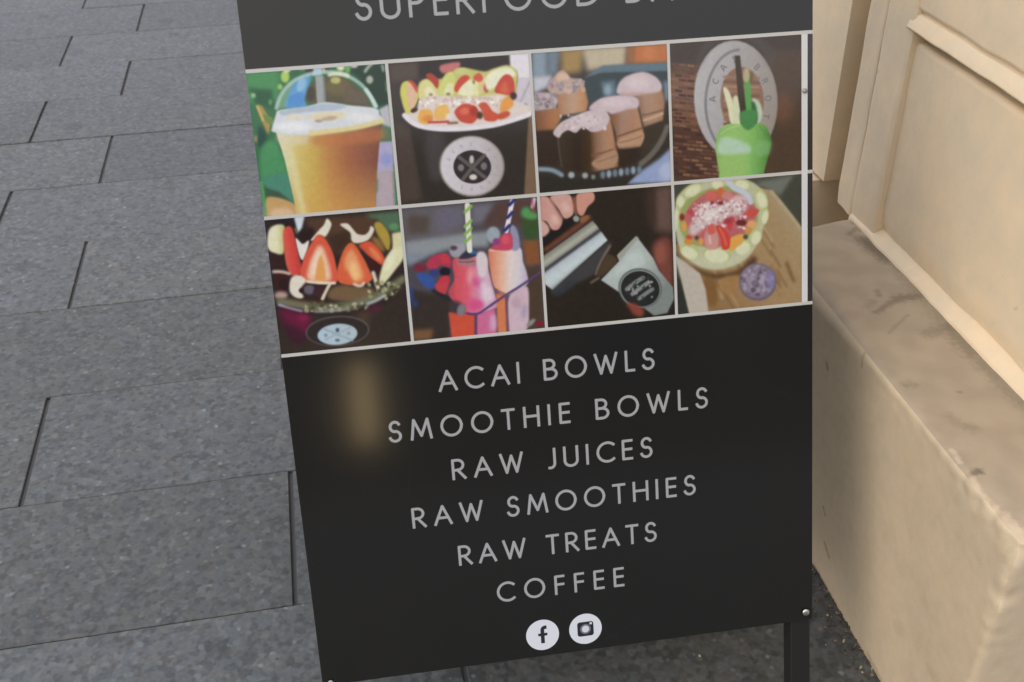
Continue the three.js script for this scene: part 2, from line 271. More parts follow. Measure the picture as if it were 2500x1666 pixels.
// --- the print: stroke alphabet in the manner of the sign's geometric capitals (cap height 1)
const GL = (() => {
  const L = {}, arc = (cx, cy, rx, ry, a0, a1) => { const o = []; for (let i = 0; i <= 20; i++) { const a = (a0 + (a1 - a0) * i / 20) * D; o.push([cx + rx * Math.cos(a), cy - ry * Math.sin(a)]); } return o; };
  L.A = [0.72, [[[0, 1], [0.36, 0.02], [0.72, 1]], [[0.14, 0.66], [0.58, 0.66]]]];
  L.B = [0.53, [[[0, 0], [0, 1], [0.25, 1], ...arc(0.25, 0.735, 0.27, 0.265, -90, 90), [0, 0.47]], [[0, 0], [0.2, 0], ...arc(0.2, 0.235, 0.24, 0.235, 90, -90)]]];
  L.C = [0.72, [arc(0.45, 0.5, 0.45, 0.52, 50, 310)]];
  L.D = [0.74, [[[0, 0], [0, 1], [0.24, 1], ...arc(0.24, 0.5, 0.5, 0.5, -90, 90), [0, 0]]]];
  L.E = [0.39, [[[0.39, 0], [0, 0], [0, 1], [0.39, 1]], [[0, 0.47], [0.37, 0.47]]]];
  L.F = [0.37, [[[0.37, 0], [0, 0], [0, 1]], [[0, 0.47], [0.35, 0.47]]]];
  L.H = [0.62, [[[0, 0], [0, 1]], [[0.62, 0], [0.62, 1]], [[0, 0.47], [0.62, 0.47]]]];
  L.I = [0.02, [[[0, 0], [0, 1]]]];
  L.J = [0.28, [[[0.28, 0], [0.28, 0.78], ...arc(0.07, 0.78, 0.21, 0.24, 0, -100)]]];
  L.L = [0.34, [[[0, 0], [0, 1], [0.34, 1]]]];
  L.M = [0.86, [[[0, 1], [0.13, 0], [0.43, 0.86], [0.73, 0], [0.86, 1]]]];
  L.O = [0.88, [arc(0.44, 0.5, 0.44, 0.52, 0, 360)]];
  L.P = [0.46, [[[0, 1], [0, 0], [0.2, 0], ...arc(0.2, 0.27, 0.26, 0.27, 90, -90), [0, 0.54]]]];
  L.R = [0.52, [[[0, 1], [0, 0], [0.2, 0], ...arc(0.2, 0.27, 0.26, 0.27, 90, -90), [0, 0.54]], [[0.2, 0.54], [0.52, 1]]]];
  L.S = [0.46, [[...arc(0.24, 0.245, 0.205, 0.255, 30, 265), ...arc(0.22, 0.745, 0.235, 0.265, 85, -160)]]];
  L.T = [0.50, [[[0, 0], [0.50, 0]], [[0.25, 0], [0.25, 1]]]];
  L.U = [0.58, [[[0, 0], [0, 0.72], ...arc(0.29, 0.72, 0.29, 0.30, 180, 360), [0.58, 0]]]];
  L.W = [0.96, [[[0, 0], [0.25, 1], [0.48, 0.10], [0.71, 1], [0.96, 0]]]];
  return L;
})();
function writeLine(c, text, x0, x1, base, cap, weight, X, Y, sc) { // fitted between x0 and x1 by its tracking
  const ch = [...text], w = ch.reduce((a, k) => a + (k === ' ' ? 0 : GL[k][0] * cap), 0), gaps = ch.length - 1, sp = ch.filter((k) => k === ' ').length;
  const gap = (x1 - x0 - weight * cap - w) / (gaps + 0.6 * sp); let x = x0 + weight * cap / 2;
  c.lineWidth = weight * cap * sc; c.lineJoin = 'round'; c.lineCap = 'square';
  for (const k of ch) {
    if (k === ' ') { x += 1.6 * gap; continue; }
    for (const st of GL[k][1]) { const e = weight * cap / 2; c.beginPath(); st.forEach(([a, b], i) => { const q = [X(x + a * cap), Y(base - cap + e + b * (cap - 2 * e))]; i ? c.lineTo(...q) : c.moveTo(...q); }); c.stroke(); }
    x += GL[k][0] * cap + gap;
  }
}
const mkCanvas = (w, h) => { const c = document.createElement('canvas'); c.width = w; c.height = h; return c; };
const INK = '#141413', LETTER = 'rgb(154,156,160)';
function canvasTex(cv) { const t = new THREE.CanvasTexture(cv); t.colorSpace = THREE.SRGBColorSpace; t.anisotropy = 8; return t; }
const PPC = 500; // texels per picture width
// menu (below the pictures) and header (above them)
const menu = mkCanvas(Math.round((UR - UL) * PPC), Math.round((VB - 2) * PPC)), head = mkCanvas(menu.width, Math.round(-VT * PPC));
{
  const c = menu.getContext('2d'), X = (u) => (u - UL) * PPC, Y = (v) => (v - 2) * PPC; c.fillStyle = INK; c.fillRect(0, 0, menu.width, menu.height);
  c.strokeStyle = LETTER;
  for (const [t, a, b, base] of [['ACAI BOWLS', 1.160, 2.818, 2.397], ['SMOOTHIE BOWLS', 0.757, 3.230, 2.752], ['RAW JUICES', 1.204, 2.776, 3.105], ['RAW SMOOTHIES', 0.868, 3.114, 3.460], ['RAW TREATS', 1.197, 2.784, 3.816], ['COFFEE', 1.474, 2.503, 4.170]]) writeLine(c, t, a, b, base, 0.169, 0.13, X, Y, PPC);
  const disc = (u, v, r) => { c.beginPath(); c.arc(X(u), Y(v), r * PPC, 0, 7); c.fill(); };
  c.fillStyle = 'rgb(204,209,219)'; disc(1.815, 4.503, 0.134); disc(2.166, 4.500, 0.134);
  c.strokeStyle = '#23222c'; c.lineWidth = 0.030 * PPC; c.lineCap = 'butt';
  c.beginPath(); c.moveTo(X(1.815), Y(4.577)); c.lineTo(X(1.815), Y(4.462)); c.quadraticCurveTo(X(1.815), Y(4.438), X(1.842), Y(4.438)); c.lineTo(X(1.850), Y(4.438)); c.stroke();
  c.lineWidth = 0.024 * PPC; c.beginPath(); c.moveTo(X(1.780), Y(4.500)); c.lineTo(X(1.854), Y(4.500)); c.stroke();
  c.fillStyle = '#23222c'; c.beginPath(); c.roundRect(X(2.100), Y(4.438), 0.132 * PPC, 0.126 * PPC, 0.020 * PPC); c.fill();
  c.fillStyle = '#6d6d76'; disc(2.166, 4.502, 0.044); c.fillStyle = 'rgb(198,202,212)'; disc(2.166, 4.502, 0.030); c.fillRect(X(2.201), Y(4.448), 0.020 * PPC, 0.018 * PPC);
  const R = rng(5); // dust specks and fine scratches in the laminate
  for (let i = 0; i < 90; i++) { c.fillStyle = `rgba(120,118,112,${0.12 + R() * 0.3})`; c.fillRect(R() * menu.width, R() * menu.height, 1 + R() * 2.5, 1 + R() * 2.5); }
  for (let i = 0; i < 260; i++) { c.fillStyle = `rgba(130,124,112,${0.08 + R() * 0.2})`; const r = R(); c.fillRect(R() * menu.width, menu.height * (1 - 0.12 * r * r), 1 + R() * 3, 1 + R() * 2); }
  for (let i = 0; i < 22; i++) { const x = R() * menu.width, y = R() * menu.height, a = R() * 6.28, l = 20 + R() * 120; c.strokeStyle = `rgba(120,120,118,${0.07 + R() * 0.13})`; c.lineWidth = 0.8 + R(); c.beginPath(); c.moveTo(x, y); c.quadraticCurveTo(x + l * 0.5 * Math.cos(a) + 6, y + l * 0.5 * Math.sin(a), x + l * Math.cos(a), y + l * Math.sin(a)); c.stroke(); }
  const h = head.getContext('2d'), Yh = (v) => (v - VT) * PPC; h.fillStyle = INK; h.fillRect(0, 0, head.width, head.height);
  h.strokeStyle = LETTER; writeLine(h, 'SUPERFOOD BAR', 0.822, 3.235, -0.280, 0.200, 0.12, X, Yh, PPC);
}
// --- the pictures; each is painted with points read off the photograph, carried onto the board's own plane
const AT = mkCanvas(4 * 510, 2 * 510);
{
  const S = 510, c = AT.getContext('2d'); let Z = [0, 0, 1];
  const px = (x, y) => { const [u, v] = uvOf(Z[0] + x * Z[2], Z[1] + y * Z[2]); return [u * S, v * S]; };
  const mid = (a, b) => [(a[0] + b[0]) / 2, (a[1] + b[1]) / 2], soft = (b) => { c.filter = b ? `blur(${b < 7 ? b * 0.62 : b * 0.8}px)` : 'none'; };
  const lg = (a, b, ...st) => { const g = c.createLinearGradient(...px(...a), ...px(...b)); st.forEach(([t, k]) => g.addColorStop(t, k)); return g; };
  // b: softness, k: ink. Q straight-sided shape, F rounded shape, C ellipse, L brush stroke
  const Q = (b, k, ...pts) => { soft(b); c.beginPath(); pts.forEach((p, i) => (i ? c.lineTo(...px(...p)) : c.moveTo(...px(...p)))); c.closePath(); c.fillStyle = k; c.fill(); };
  const F = (b, k, ...pts) => { soft(b); const q = pts.map((p) => px(...p)), n = q.length, mx = q.reduce((a, p) => a + p[0], 0) / n, my = q.reduce((a, p) => a + p[1], 0) / n; for (const p of q) { p[0] = mx + (p[0] - mx) * 0.955; p[1] = my + (p[1] - my) * 0.955; } c.beginPath(); c.moveTo(...q[0]); for (let i = 0; i < n; i++) { const a = q[(i + n - 1) % n], b0 = q[i], d0 = q[(i + 1) % n], e = q[(i + 2) % n]; c.bezierCurveTo(b0[0] + (d0[0] - a[0]) / 6, b0[1] + (d0[1] - a[1]) / 6, d0[0] - (e[0] - b0[0]) / 6, d0[1] - (e[1] - b0[1]) / 6, ...d0); } c.closePath(); c.fillStyle = k; c.fill(); };
  const C = (b, k, x, y, rx, ry, rot = 0) => { const o = []; for (let i = 0; i < 36; i++) { const a = i * 10 * D, ex = rx * Math.cos(a), ey = ry * Math.sin(a); o.push([x + ex * Math.cos(rot * D) - ey * Math.sin(rot * D), y + ex * Math.sin(rot * D) + ey * Math.cos(rot * D)]); } Q(b, k, ...o); };
  const L = (b, k, w, ...pts) => { soft(b); const q = pts.map((p) => px(...p)), n = q.length; c.beginPath(); c.moveTo(...q[0]); if (n === 2) c.lineTo(...q[1]); for (let i = 1; i < n - 1; i++) c.quadraticCurveTo(...q[i], ...(i < n - 2 ? mid(q[i], q[i + 1]) : q[n - 1])); c.strokeStyle = k; c.lineWidth = w * Z[2] * 1.48; c.lineCap = c.lineJoin = 'round'; c.stroke(); };
  const dots = (b, R, n, x0, y0, x1, y1, ks, s0, s1) => { for (let i = 0; i < n; i++) C(b, ks[Math.floor(R() * ks.length)], lerp(x0, x1, R()), lerp(y0, y1, R()), lerp(s0, s1, R()), lerp(s0, s1, R()), R() * 180); };
  const picture = (i, j, zone, ground, paint) => { c.save(); c.beginPath(); c.rect(i * S, j * S, S, S); c.clip(); soft(0); c.fillStyle = ground; c.fillRect(i * S, j * S, S, S); Z = zone; paint(rng(40 + i + 4 * j)); c.restore(); soft(0); };
  const ringText = (x, y, rx, ry, a0, da, size, k, b) => { const w = 'ACAI BROTHERS'; soft(b); c.fillStyle = k; for (let i = 0; i < w.length; i++) { const a = (a0 + i * da) * D, [X, Y] = px(x + Math.cos(a) * rx, y + Math.sin(a) * ry); c.save(); c.translate(X, Y); c.rotate(Math.atan2(Math.sin(a) * rx, Math.cos(a) * ry) + Math.PI / 2); c.font = `bold ${size}px sans-serif`; c.textAlign = 'center'; c.fillText(w[i], 0, size * 0.35); c.restore(); } };

  picture(0, 0, [600, 140, 360 / 1447], '#3f7350', (R) => { // orange drink in a domed cup, leaves behind
    Q(10, '#4a8f5a', [0, 140], [330, 120], [320, 420], [120, 480], [0, 420]); Q(8, '#356147', [20, 300], [260, 320], [280, 500], [100, 470]); Q(8, '#3c6b4c', [430, 120], [640, 110], [560, 200], [440, 200]);
    C(5, '#a7c95e', 385, 190, 42, 60); C(4, '#d6e2a0', 400, 120, 40, 30); C(5, '#8fc45e', 335, 290, 26, 28); C(5, '#8ab98a', 72, 375, 24, 26); C(5, '#5f9a66', 240, 440, 18, 30); C(6, '#b8d3a8', 560, 105, 50, 16);
    Q(10, '#33463c', [900, 60], [1380, 40], [1420, 480], [1280, 480], [1100, 200]); L(5, '#aab7a6', 26, [1170, 140], [1200, 90], [1240, 60]); C(5, '#a8b0a4', 1215, 220, 34, 40); L(6, '#9fb3a2', 22, [1340, 80], [1350, 130]); C(6, '#6fae62', 1000, 110, 26, 44); C(5, '#c9cfc6', 1060, 80, 40, 24); L(6, '#7f9f6c', 14, [1380, 240], [1385, 330]);
    Q(5, '#9cc0dc', [660, 90], [750, 90], [745, 180], [650, 180]); C(4, '#454a4c', 620, 130, 40, 24); C(4, '#5c5048', 800, 120, 22, 30); Q(4, '#c9a57a', [750, 90], [775, 90], [775, 150], [755, 150]); C(6, '#d8dcb0', 930, 100, 40, 34);
    F(6, '#6f9f7c', [300, 500], [320, 420], [400, 300], [470, 240], [480, 360], [420, 480], [340, 510]); F(7, '#5f9fd2', [540, 190], [640, 170], [620, 300], [580, 420], [590, 490], [390, 505], [410, 380], [460, 260]); F(6, '#86b9de', [520, 220], [590, 210], [570, 320], [500, 330]); F(6, '#4f8fd0', [430, 380], [560, 350], [575, 460], [420, 485]);
    F(6, '#5f5a49', [580, 440], [590, 340], [640, 240], [780, 180], [960, 190], [1120, 300], [1220, 440], [1240, 500], [1000, 480], [780, 470]); C(8, '#6f6748', 900, 290, 130, 80); C(5, '#b4b56a', 880, 225, 50, 34); C(6, '#4d4a40', 640, 360, 40, 70); Q(6, '#6a5f50', [960, 280], [1180, 360], [1200, 460], [960, 440]);
    L(4, 'rgba(180,204,206,.75)', 34, [300, 500], [320, 400], [420, 260], [560, 180], [740, 140], [920, 150], [1080, 220], [1200, 330], [1280, 480]); L(4, 'rgba(205,226,224,.75)', 40, [1180, 320], [1240, 400], [1270, 480]); L(5, 'rgba(220,226,196,.9)', 36, [820, 170], [920, 150], [1000, 180]); Q(4, 'rgba(165,176,180,.85)', [680, 180], [760, 180], [780, 470], [700, 470]); Q(3, 'rgba(120,140,150,.6)', [750, 200], [775, 200], [790, 460], [760, 460]);
    F(5, '#a98f4e', [100, 480], [150, 470], [210, 560], [240, 650], [220, 760], [170, 660]); F(4, '#6f8a4c', [160, 560], [260, 590], [260, 660], [200, 640]); L(4, '#c9b878', 16, [110, 480], [150, 560], [170, 620]); C(5, '#b39a62', 105, 800, 20, 36); F(7, '#33504c', [130, 660], [210, 780], [160, 900], [110, 850]);
    F(8, '#4e9262', [140, 900], [260, 800], [340, 900], [430, 1160], [300, 1180], [150, 1200]); F(7, '#4f8a76', [150, 1180], [420, 1150], [490, 1460], [360, 1400], [200, 1280]); Q(6, '#47604e', [180, 1280], [330, 1320], [490, 1450], [200, 1370]); F(5, '#c09c66', [190, 1390], [300, 1370], [480, 1440], [540, 1580], [190, 1600]); C(8, '#d2b492', 350, 1530, 120, 50); L(5, '#5d9a66', 30, [150, 1230], [180, 1400], [190, 1560]);
    Q(6, '#a9a6c8', [1290, 830], [1450, 820], [1450, 1120], [1270, 1150]); C(10, '#8f98cc', 1390, 1000, 70, 60); Q(8, '#b0a2ac', [1270, 1120], [1450, 1100], [1470, 1520], [1260, 1520]); Q(5, '#5f7a5e', [1310, 650], [1420, 690], [1430, 820], [1300, 800]); Q(5, '#b3b4c0', [1310, 510], [1400, 460], [1430, 690], [1340, 660]); L(6, '#5f7a60', 16, [1290, 1200], [1285, 1320]);
    const body = [[295, 735], [600, 750], [1000, 735], [1335, 650], [1310, 860], [1285, 1150], [1270, 1480], [1270, 1600], [510, 1600], [470, 1380], [380, 1000]];
    Q(3, lg([330, 1000], [1310, 950], [0, '#d6d2ac'], [0.08, '#d4cda0'], [0.2, '#cdb968'], [0.36, '#c3a552'], [0.5, '#ba8450'], [0.68, '#a56b4c'], [0.84, '#94604f'], [1, '#80584c']), ...body); Q(3, lg([760, 1050], [780, 1450], [0, 'rgba(203,160,84,0)'], [1, 'rgba(203,160,84,.6)']), ...body);
    F(9, 'rgba(212,206,180,.7)', [310, 760], [640, 770], [620, 850], [360, 850]); F(10, 'rgba(190,118,72,.6)', [640, 780], [1320, 700], [1310, 830], [700, 860]); L(8, 'rgba(214,210,160,.7)', 60, [420, 900], [500, 1200], [570, 1560]);
    F(4, '#ccd3da', [235, 700], [275, 560], [310, 515], [560, 485], [780, 435], [1000, 462], [1295, 495], [1340, 560], [1355, 640], [1000, 715], [640, 768], [400, 768], [240, 735]); F(5, '#a9b9cc', [320, 530], [600, 480], [800, 450], [1000, 470], [900, 520], [600, 540], [380, 580]); C(6, '#d8cfae', 800, 575, 190, 40, -4); C(6, '#d6d2c2', 470, 590, 90, 34); C(5, '#b9a48e', 820, 600, 80, 22, -8); C(4, '#a89a92', 715, 625, 40, 16); C(8, '#e0e4ea', 460, 680, 190, 46); C(8, '#dcdfe2', 1120, 590, 140, 40); L(5, '#d8c98e', 46, [640, 745], [900, 720], [1150, 680], [1335, 625]);
  });
  picture(1, 0, [945, 110, 370 / 1488], '#46413e', (R) => { // dark tub heaped with fruit, round badge
    Q(9, '#594e48', [20, 190], [300, 180], [300, 330], [40, 360]); Q(8, '#3c3637', [320, 150], [1190, 110], [1190, 330], [320, 330]); Q(10, '#544a46', [60, 760], [230, 820], [330, 1520], [130, 1540]);
    Q(5, '#d8d6e0', [1200, 80], [1460, 50], [1460, 400], [1300, 420], [1270, 260], [1210, 220]); Q(5, '#c6c0cc', [1290, 320], [1460, 320], [1450, 640], [1250, 740], [1230, 560]); L(5, '#9d98a2', 14, [1420, 330], [1360, 440], [1310, 560]); C(4, '#574a4e', 1355, 610, 26, 36);
    Q(4, '#423e3b', [220, 780], [500, 850], [900, 840], [1390, 700], [1350, 1500], [1100, 1560], [370, 1580], [300, 1200]); F(14, '#4f4c4c', [380, 880], [560, 890], [540, 1300], [420, 1300]); Q(5, '#7a6654', [1390, 700], [1480, 680], [1490, 1480], [1345, 1490]);
    F(5, '#d5cbc6', [150, 660], [250, 620], [600, 500], [1000, 480], [1240, 540], [1440, 600], [1400, 710], [1000, 800], [600, 840], [300, 800], [170, 740]); L(4, '#dcdae4', 44, [168, 690], [240, 775], [400, 818], [620, 832], [900, 812], [1150, 772], [1400, 680]);
    F(5, '#bfc06a', [300, 440], [350, 340], [520, 330], [580, 260], [700, 225], [800, 225], [960, 255], [1060, 225], [1200, 190], [1290, 250], [1300, 360], [1240, 510], [900, 530], [500, 530], [310, 540]); F(5, '#c0716e', [520, 200], [700, 165], [715, 215], [640, 265], [535, 275]);
    F(4, '#c9c85e', [125, 480], [145, 370], [220, 350], [295, 430], [305, 540], [225, 675], [175, 660]); F(6, '#dbb298', [190, 400], [250, 390], [290, 480], [270, 600], [220, 620]); F(4, '#c44a40', [200, 345], [255, 355], [305, 430], [300, 480], [240, 390]);
    F(5, '#d4d088', [305, 530], [305, 390], [360, 335], [430, 355], [510, 490], [400, 550]); F(5, '#e0deba', [370, 430], [430, 410], [475, 495], [400, 535]); C(4, '#8b8866', 430, 490, 20, 18); F(4, '#b04238', [375, 300], [430, 275], [505, 340], [495, 430], [440, 370]);
    F(5, '#c9d074', [505, 480], [550, 325], [625, 260], [665, 330], [645, 490]); F(6, '#dadcaa', [560, 470], [600, 370], [650, 400], [640, 490]); C(4, '#86835f', 600, 485, 22, 18); C(5, '#c4c87c', 730, 255, 70, 34); F(4, '#c9483a', [655, 430], [700, 335], [760, 292], [815, 318], [740, 405], [690, 470]);
    F(5, '#dfe0bc', [690, 470], [760, 375], [845, 345], [865, 490], [760, 505]); F(5, '#d9dc9e', [855, 490], [855, 335], [915, 345], [905, 490]); C(4, '#8f7f60', 850, 362, 13, 22); F(5, '#d8c488', [890, 330], [960, 300], [975, 440], [910, 475]); F(4, '#cf5742', [845, 312], [900, 270], [945, 322], [912, 365], [858, 345]); C(5, '#a8584a', 975, 420, 28, 48);
    F(6, '#dfe2c4', [955, 340], [1040, 245], [1200, 215], [1270, 290], [1200, 335], [1050, 425], [980, 445]); F(4, '#c5483a', [1050, 455], [1105, 335], [1170, 282], [1235, 318], [1258, 435], [1225, 495], [1120, 488]); F(7, '#d0663f', [1110, 450], [1160, 350], [1190, 470]); C(5, '#4a3034', 1240, 500, 34, 38);
    F(6, '#d8ccc4', [280, 610], [330, 530], [500, 490], [800, 515], [1100, 480], [1215, 520], [1120, 605], [700, 625], [400, 660]); dots(3, R, 60, 320, 510, 1150, 600, ['#e2dad6', '#cbb8ae', '#ece6e2', '#c7b2a2'], 10, 22);
    F(5, '#dfa748', [300, 725], [330, 635], [425, 635], [455, 700], [400, 780], [335, 770]); F(4, '#e3b358', [455, 695], [480, 612], [575, 582], [618, 660], [575, 728], [480, 738]); C(5, '#d98a3c', 400, 722, 52, 34); F(5, '#e0983e', [1105, 605], [1140, 525], [1205, 505], [1245, 580], [1180, 650], [1115, 660]);
    F(4, '#c44a38', [660, 640], [750, 572], [865, 595], [908, 680], [845, 770], [730, 760], [672, 700]); C(6, '#d9694c', 760, 650, 46, 36); C(6, '#a8382c', 850, 650, 36, 46); F(4, '#c95238', [895, 580], [970, 562], [1035, 645], [1100, 690], [1065, 750], [960, 742], [930, 655]); C(5, '#c2502f', 1140, 690, 72, 34, -20); C(5, '#5c3c28', 910, 690, 32, 38); L(4, '#c23e38', 22, [410, 758], [500, 760], [600, 752]); C(4, '#4d3030', 265, 640, 38, 22, -25); L(5, '#6d4434', 18, [600, 768], [690, 762]); C(5, '#ddd6d2', 610, 700, 34, 28);
    C(4, '#8d8683', 832, 1190, 322, 300, 6); C(4, lg([520, 1190], [1150, 1190], [0, '#cbc8d2'], [0.6, '#bfbac0'], [1, '#aaa4a6']), 832, 1188, 306, 286, 6); C(3, '#423e42', 836, 1197, 186, 164, 6); L(3, '#65615e', 36, [705, 1100], [835, 1200], [960, 1300]); L(3, '#65615e', 36, [955, 1085], [835, 1195], [745, 1318]); C(4, '#bdb8b2', 830, 1125, 22, 42); C(4, '#cdc8c0', 845, 1297, 38, 28); C(4, '#857d7c', 725, 1205, 30, 34); C(4, '#7a7472', 950, 1190, 30, 38);
    ringText(834, 1192, 244, 222, -162, 23, 17, '#a6a2aa', 2);
  });
  picture(2, 0, [1290, 95, 360 / 1505], '#45403c', (R) => { // dessert cups on a tray
    Q(12, '#8297a8', [30, 110], [200, 110], [200, 400], [30, 410]); Q(12, '#6f8090', [190, 110], [330, 100], [300, 370], [190, 380]); Q(12, '#a08450', [330, 100], [560, 90], [540, 340], [340, 360]); Q(12, '#b9ae94', [540, 90], [1010, 60], [990, 280], [600, 330]); Q(12, '#b8703f', [1060, 50], [1440, 20], [1440, 255], [1050, 265]); Q(10, '#9a6a48', [1010, 70], [1080, 70], [1070, 255], [1000, 265]); C(12, '#c27c48', 1230, 150, 70, 70); Q(8, '#b8bccb', [40, 390], [250, 370], [190, 500], [50, 560]);
    Q(6, '#5f7685', [560, 400], [760, 270], [1430, 240], [1430, 330], [760, 350]); Q(7, '#3f4a4e', [540, 430], [740, 350], [1430, 340], [1430, 480], [900, 650], [600, 670]); Q(7, '#5d7486', [740, 440], [880, 420], [900, 580], [770, 590]); C(7, '#8aa0b0', 810, 520, 38, 56); Q(7, '#6f8598', [1380, 430], [1430, 430], [1440, 640], [1390, 620]);
    Q(5, lg([300, 550], [610, 550], [0, '#a8785a'], [0.5, '#b89880'], [0.85, '#b8875e'], [1, '#a87a54']), [290, 500], [560, 430], [612, 650], [590, 740], [300, 790]); F(6, '#b49c94', [180, 490], [255, 380], [350, 310], [430, 390], [545, 415], [568, 480], [420, 545], [250, 570]); C(6, '#cfb09a', 350, 400, 66, 56); dots(4, R, 36, 230, 420, 560, 540, ['#8d8590', '#c4ab9e', '#9a8f98', '#b9a094'], 12, 30);
    F(6, '#b0a4aa', [50, 570], [120, 540], [270, 560], [305, 640], [240, 730], [60, 745]); dots(4, R, 30, 70, 570, 280, 710, ['#8b858e', '#c0aca4', '#9d949c', '#77717a'], 14, 30); Q(5, lg([80, 800], [330, 800], [0, '#7d5640'], [0.6, '#a4704a'], [1, '#a87850']), [60, 735], [260, 712], [330, 702], [330, 820], [260, 935], [80, 945]); Q(8, '#443b36', [80, 945], [260, 930], [310, 1000], [310, 1290], [90, 1300]);
    Q(5, lg([1110, 700], [1390, 660], [0, '#8b6652'], [0.3, '#a38470'], [0.6, '#a8876e'], [1, '#a0765a']), [1100, 565], [1362, 505], [1392, 640], [1372, 835], [1180, 905], [1150, 780]); L(4, '#6f5344', 12, [1160, 780], [1280, 760], [1370, 725]); L(4, '#c2a48c', 24, [1180, 830], [1290, 800], [1368, 762]); Q(8, '#4a433c', [1180, 900], [1370, 840], [1362, 1040], [1150, 1200], [1170, 1000]);
    F(5, '#c3b3bb', [890, 530], [925, 435], [1010, 370], [1170, 330], [1305, 382], [1372, 470], [1345, 540], [1180, 568], [1050, 590], [915, 570]); C(9, '#cfc1c8', 1120, 450, 120, 66); L(7, '#b08f80', 22, [940, 562], [1050, 578], [1180, 562]);
    Q(5, lg([840, 800], [1170, 800], [0, '#80583f'], [0.35, '#a08070'], [0.7, '#a98069'], [1, '#b48a68']), [815, 760], [1112, 685], [1162, 900], [1182, 1000], [1142, 1105], [918, 1125], [888, 950]); L(4, '#70503c', 14, [900, 1000], [1020, 960], [1160, 910]); F(5, '#b39074', [895, 1065], [960, 1008], [1155, 945], [1178, 1030], [1122, 1095], [960, 1128]); L(4, '#8a664c', 10, [920, 1060], [1050, 1040], [1160, 990]); Q(8, '#433b35', [915, 1125], [1150, 1105], [1122, 1250], [920, 1335]);
    F(5, '#c4b2ba', [605, 710], [715, 612], [860, 580], [1000, 570], [1122, 600], [1132, 698], [1000, 728], [860, 770], [800, 752], [695, 750]); C(9, '#cebfc8', 900, 650, 150, 46);
    Q(5, lg([300, 1100], [890, 1060], [0, '#4a423b'], [0.35, '#41392f'], [0.55, '#4f4032'], [0.66, '#8a6a56'], [0.82, '#a5826c'], [0.95, '#b08464'], [1, '#8f6a50']), [285, 960], [832, 795], [884, 1040], [915, 1200], [915, 1305], [680, 1355], [355, 1355]); L(4, '#5f554a', 12, [300, 990], [310, 1150], [340, 1300]); L(4, '#7a5844', 14, [640, 1190], [740, 1170], [860, 1130]); F(5, '#a8886e', [640, 1268], [760, 1190], [888, 1135], [918, 1230], [862, 1298], [715, 1332]); L(4, '#8d6c54', 10, [690, 1260], [800, 1230], [900, 1190]);
    F(4, '#c3b4ba', [240, 960], [325, 850], [480, 780], [640, 720], [785, 720], [842, 800], [808, 890], [740, 942], [645, 950], [560, 900], [480, 962], [400, 935], [335, 970], [300, 1015]); C(9, '#cdc0c8', 600, 830, 170, 56); dots(4, R, 50, 330, 780, 790, 920, ['#cdbfc6', '#b8a8ae', '#d4c8cc'], 8, 20);
    L(6, '#6c6a62', 56, [1415, 900], [1345, 1130], [1150, 1275]); Q(7, '#8ea0c8', [990, 1480], [1180, 1330], [1330, 1230], [1460, 1110], [1480, 1470]); F(9, '#a9b4d4', [1330, 1330], [1440, 1250], [1460, 1420], [1360, 1430]); Q(6, '#3e3c39', [100, 1400], [900, 1440], [1100, 1380], [1000, 1490], [110, 1570]); L(6, '#8297a6', 44, [105, 1330], [200, 1330], [280, 1350], [340, 1390]); C(5, '#9fabb0', 438, 1390, 32, 32); C(5, '#98a4a6', 578, 1395, 30, 30); C(5, '#828c84', 662, 1410, 20, 24); for (let i = 0; i < 7; i++) C(6, i % 2 ? '#8ea2b0' : '#6d8292', 760 + i * 62, 1388 - i * 9, 24, 40);
  });
  picture(3, 0, [1280, 0, 740 / 2321], '#5b4a3e', (R) => { // green smoothie before a brick wall with a round sign
    Q(10, '#4b433d', [1110, 300], [2130, 230], [2130, 430], [1110, 490]); Q(10, '#574a3f', [1900, 380], [2150, 380], [2150, 1330], [1900, 1330]); C(22, '#6f5344', 1985, 830, 70, 120); Q(9, '#7a5b4a', [1120, 560], [1330, 560], [1330, 980], [1130, 960]); Q(9, '#574640', [1120, 960], [1460, 1040], [1480, 1380], [1130, 1380]);
    for (let j = 0; j < 30; j++) for (let i = 0; i < 6; i++) { const y = 480 + j * 29 + i * 6, x = 1120 + i * 64 + (j % 2) * 32; if (x < 1490) Q(2.5, ['#6d5041', '#7b5b49', '#5d453c', '#876550', '#513f39', '#694d42'][Math.floor(R() * 6)], [x, y], [x + 56, y + 7], [x + 56, y + 25], [x, y + 18]); }
    C(4, lg([1300, 760], [1940, 800], [0, '#aeb0b3'], [0.4, '#a5a4a8'], [1, '#958e88']), 1620, 765, 320, 456, -4); F(12, 'rgba(86,84,84,.65)', [1330, 520], [1420, 360], [1600, 280], [1780, 340], [1900, 520], [1920, 380], [1700, 230], [1460, 250], [1330, 400]);
    { const o = []; for (let i = 0; i <= 30; i++) { const a = (92 + i * 6.4) * D; o.push([1650 + 262 * Math.cos(a), 790 - 408 * Math.sin(a)]); } L(4, '#7c7c84', 20, ...o); }
    C(4, '#8a6c5a', 1668, 768, 166, 256, -3); for (let j = 0; j < 12; j++) Q(4, ['#957560', '#7c5c4c', '#a08068'][j % 3], [1525, 580 + j * 36], [1805, 592 + j * 34], [1805, 610 + j * 34], [1525, 600 + j * 36]);
    ringText(1655, 770, 214, 322, -178, 25, 34, '#7b7a7f', 2);
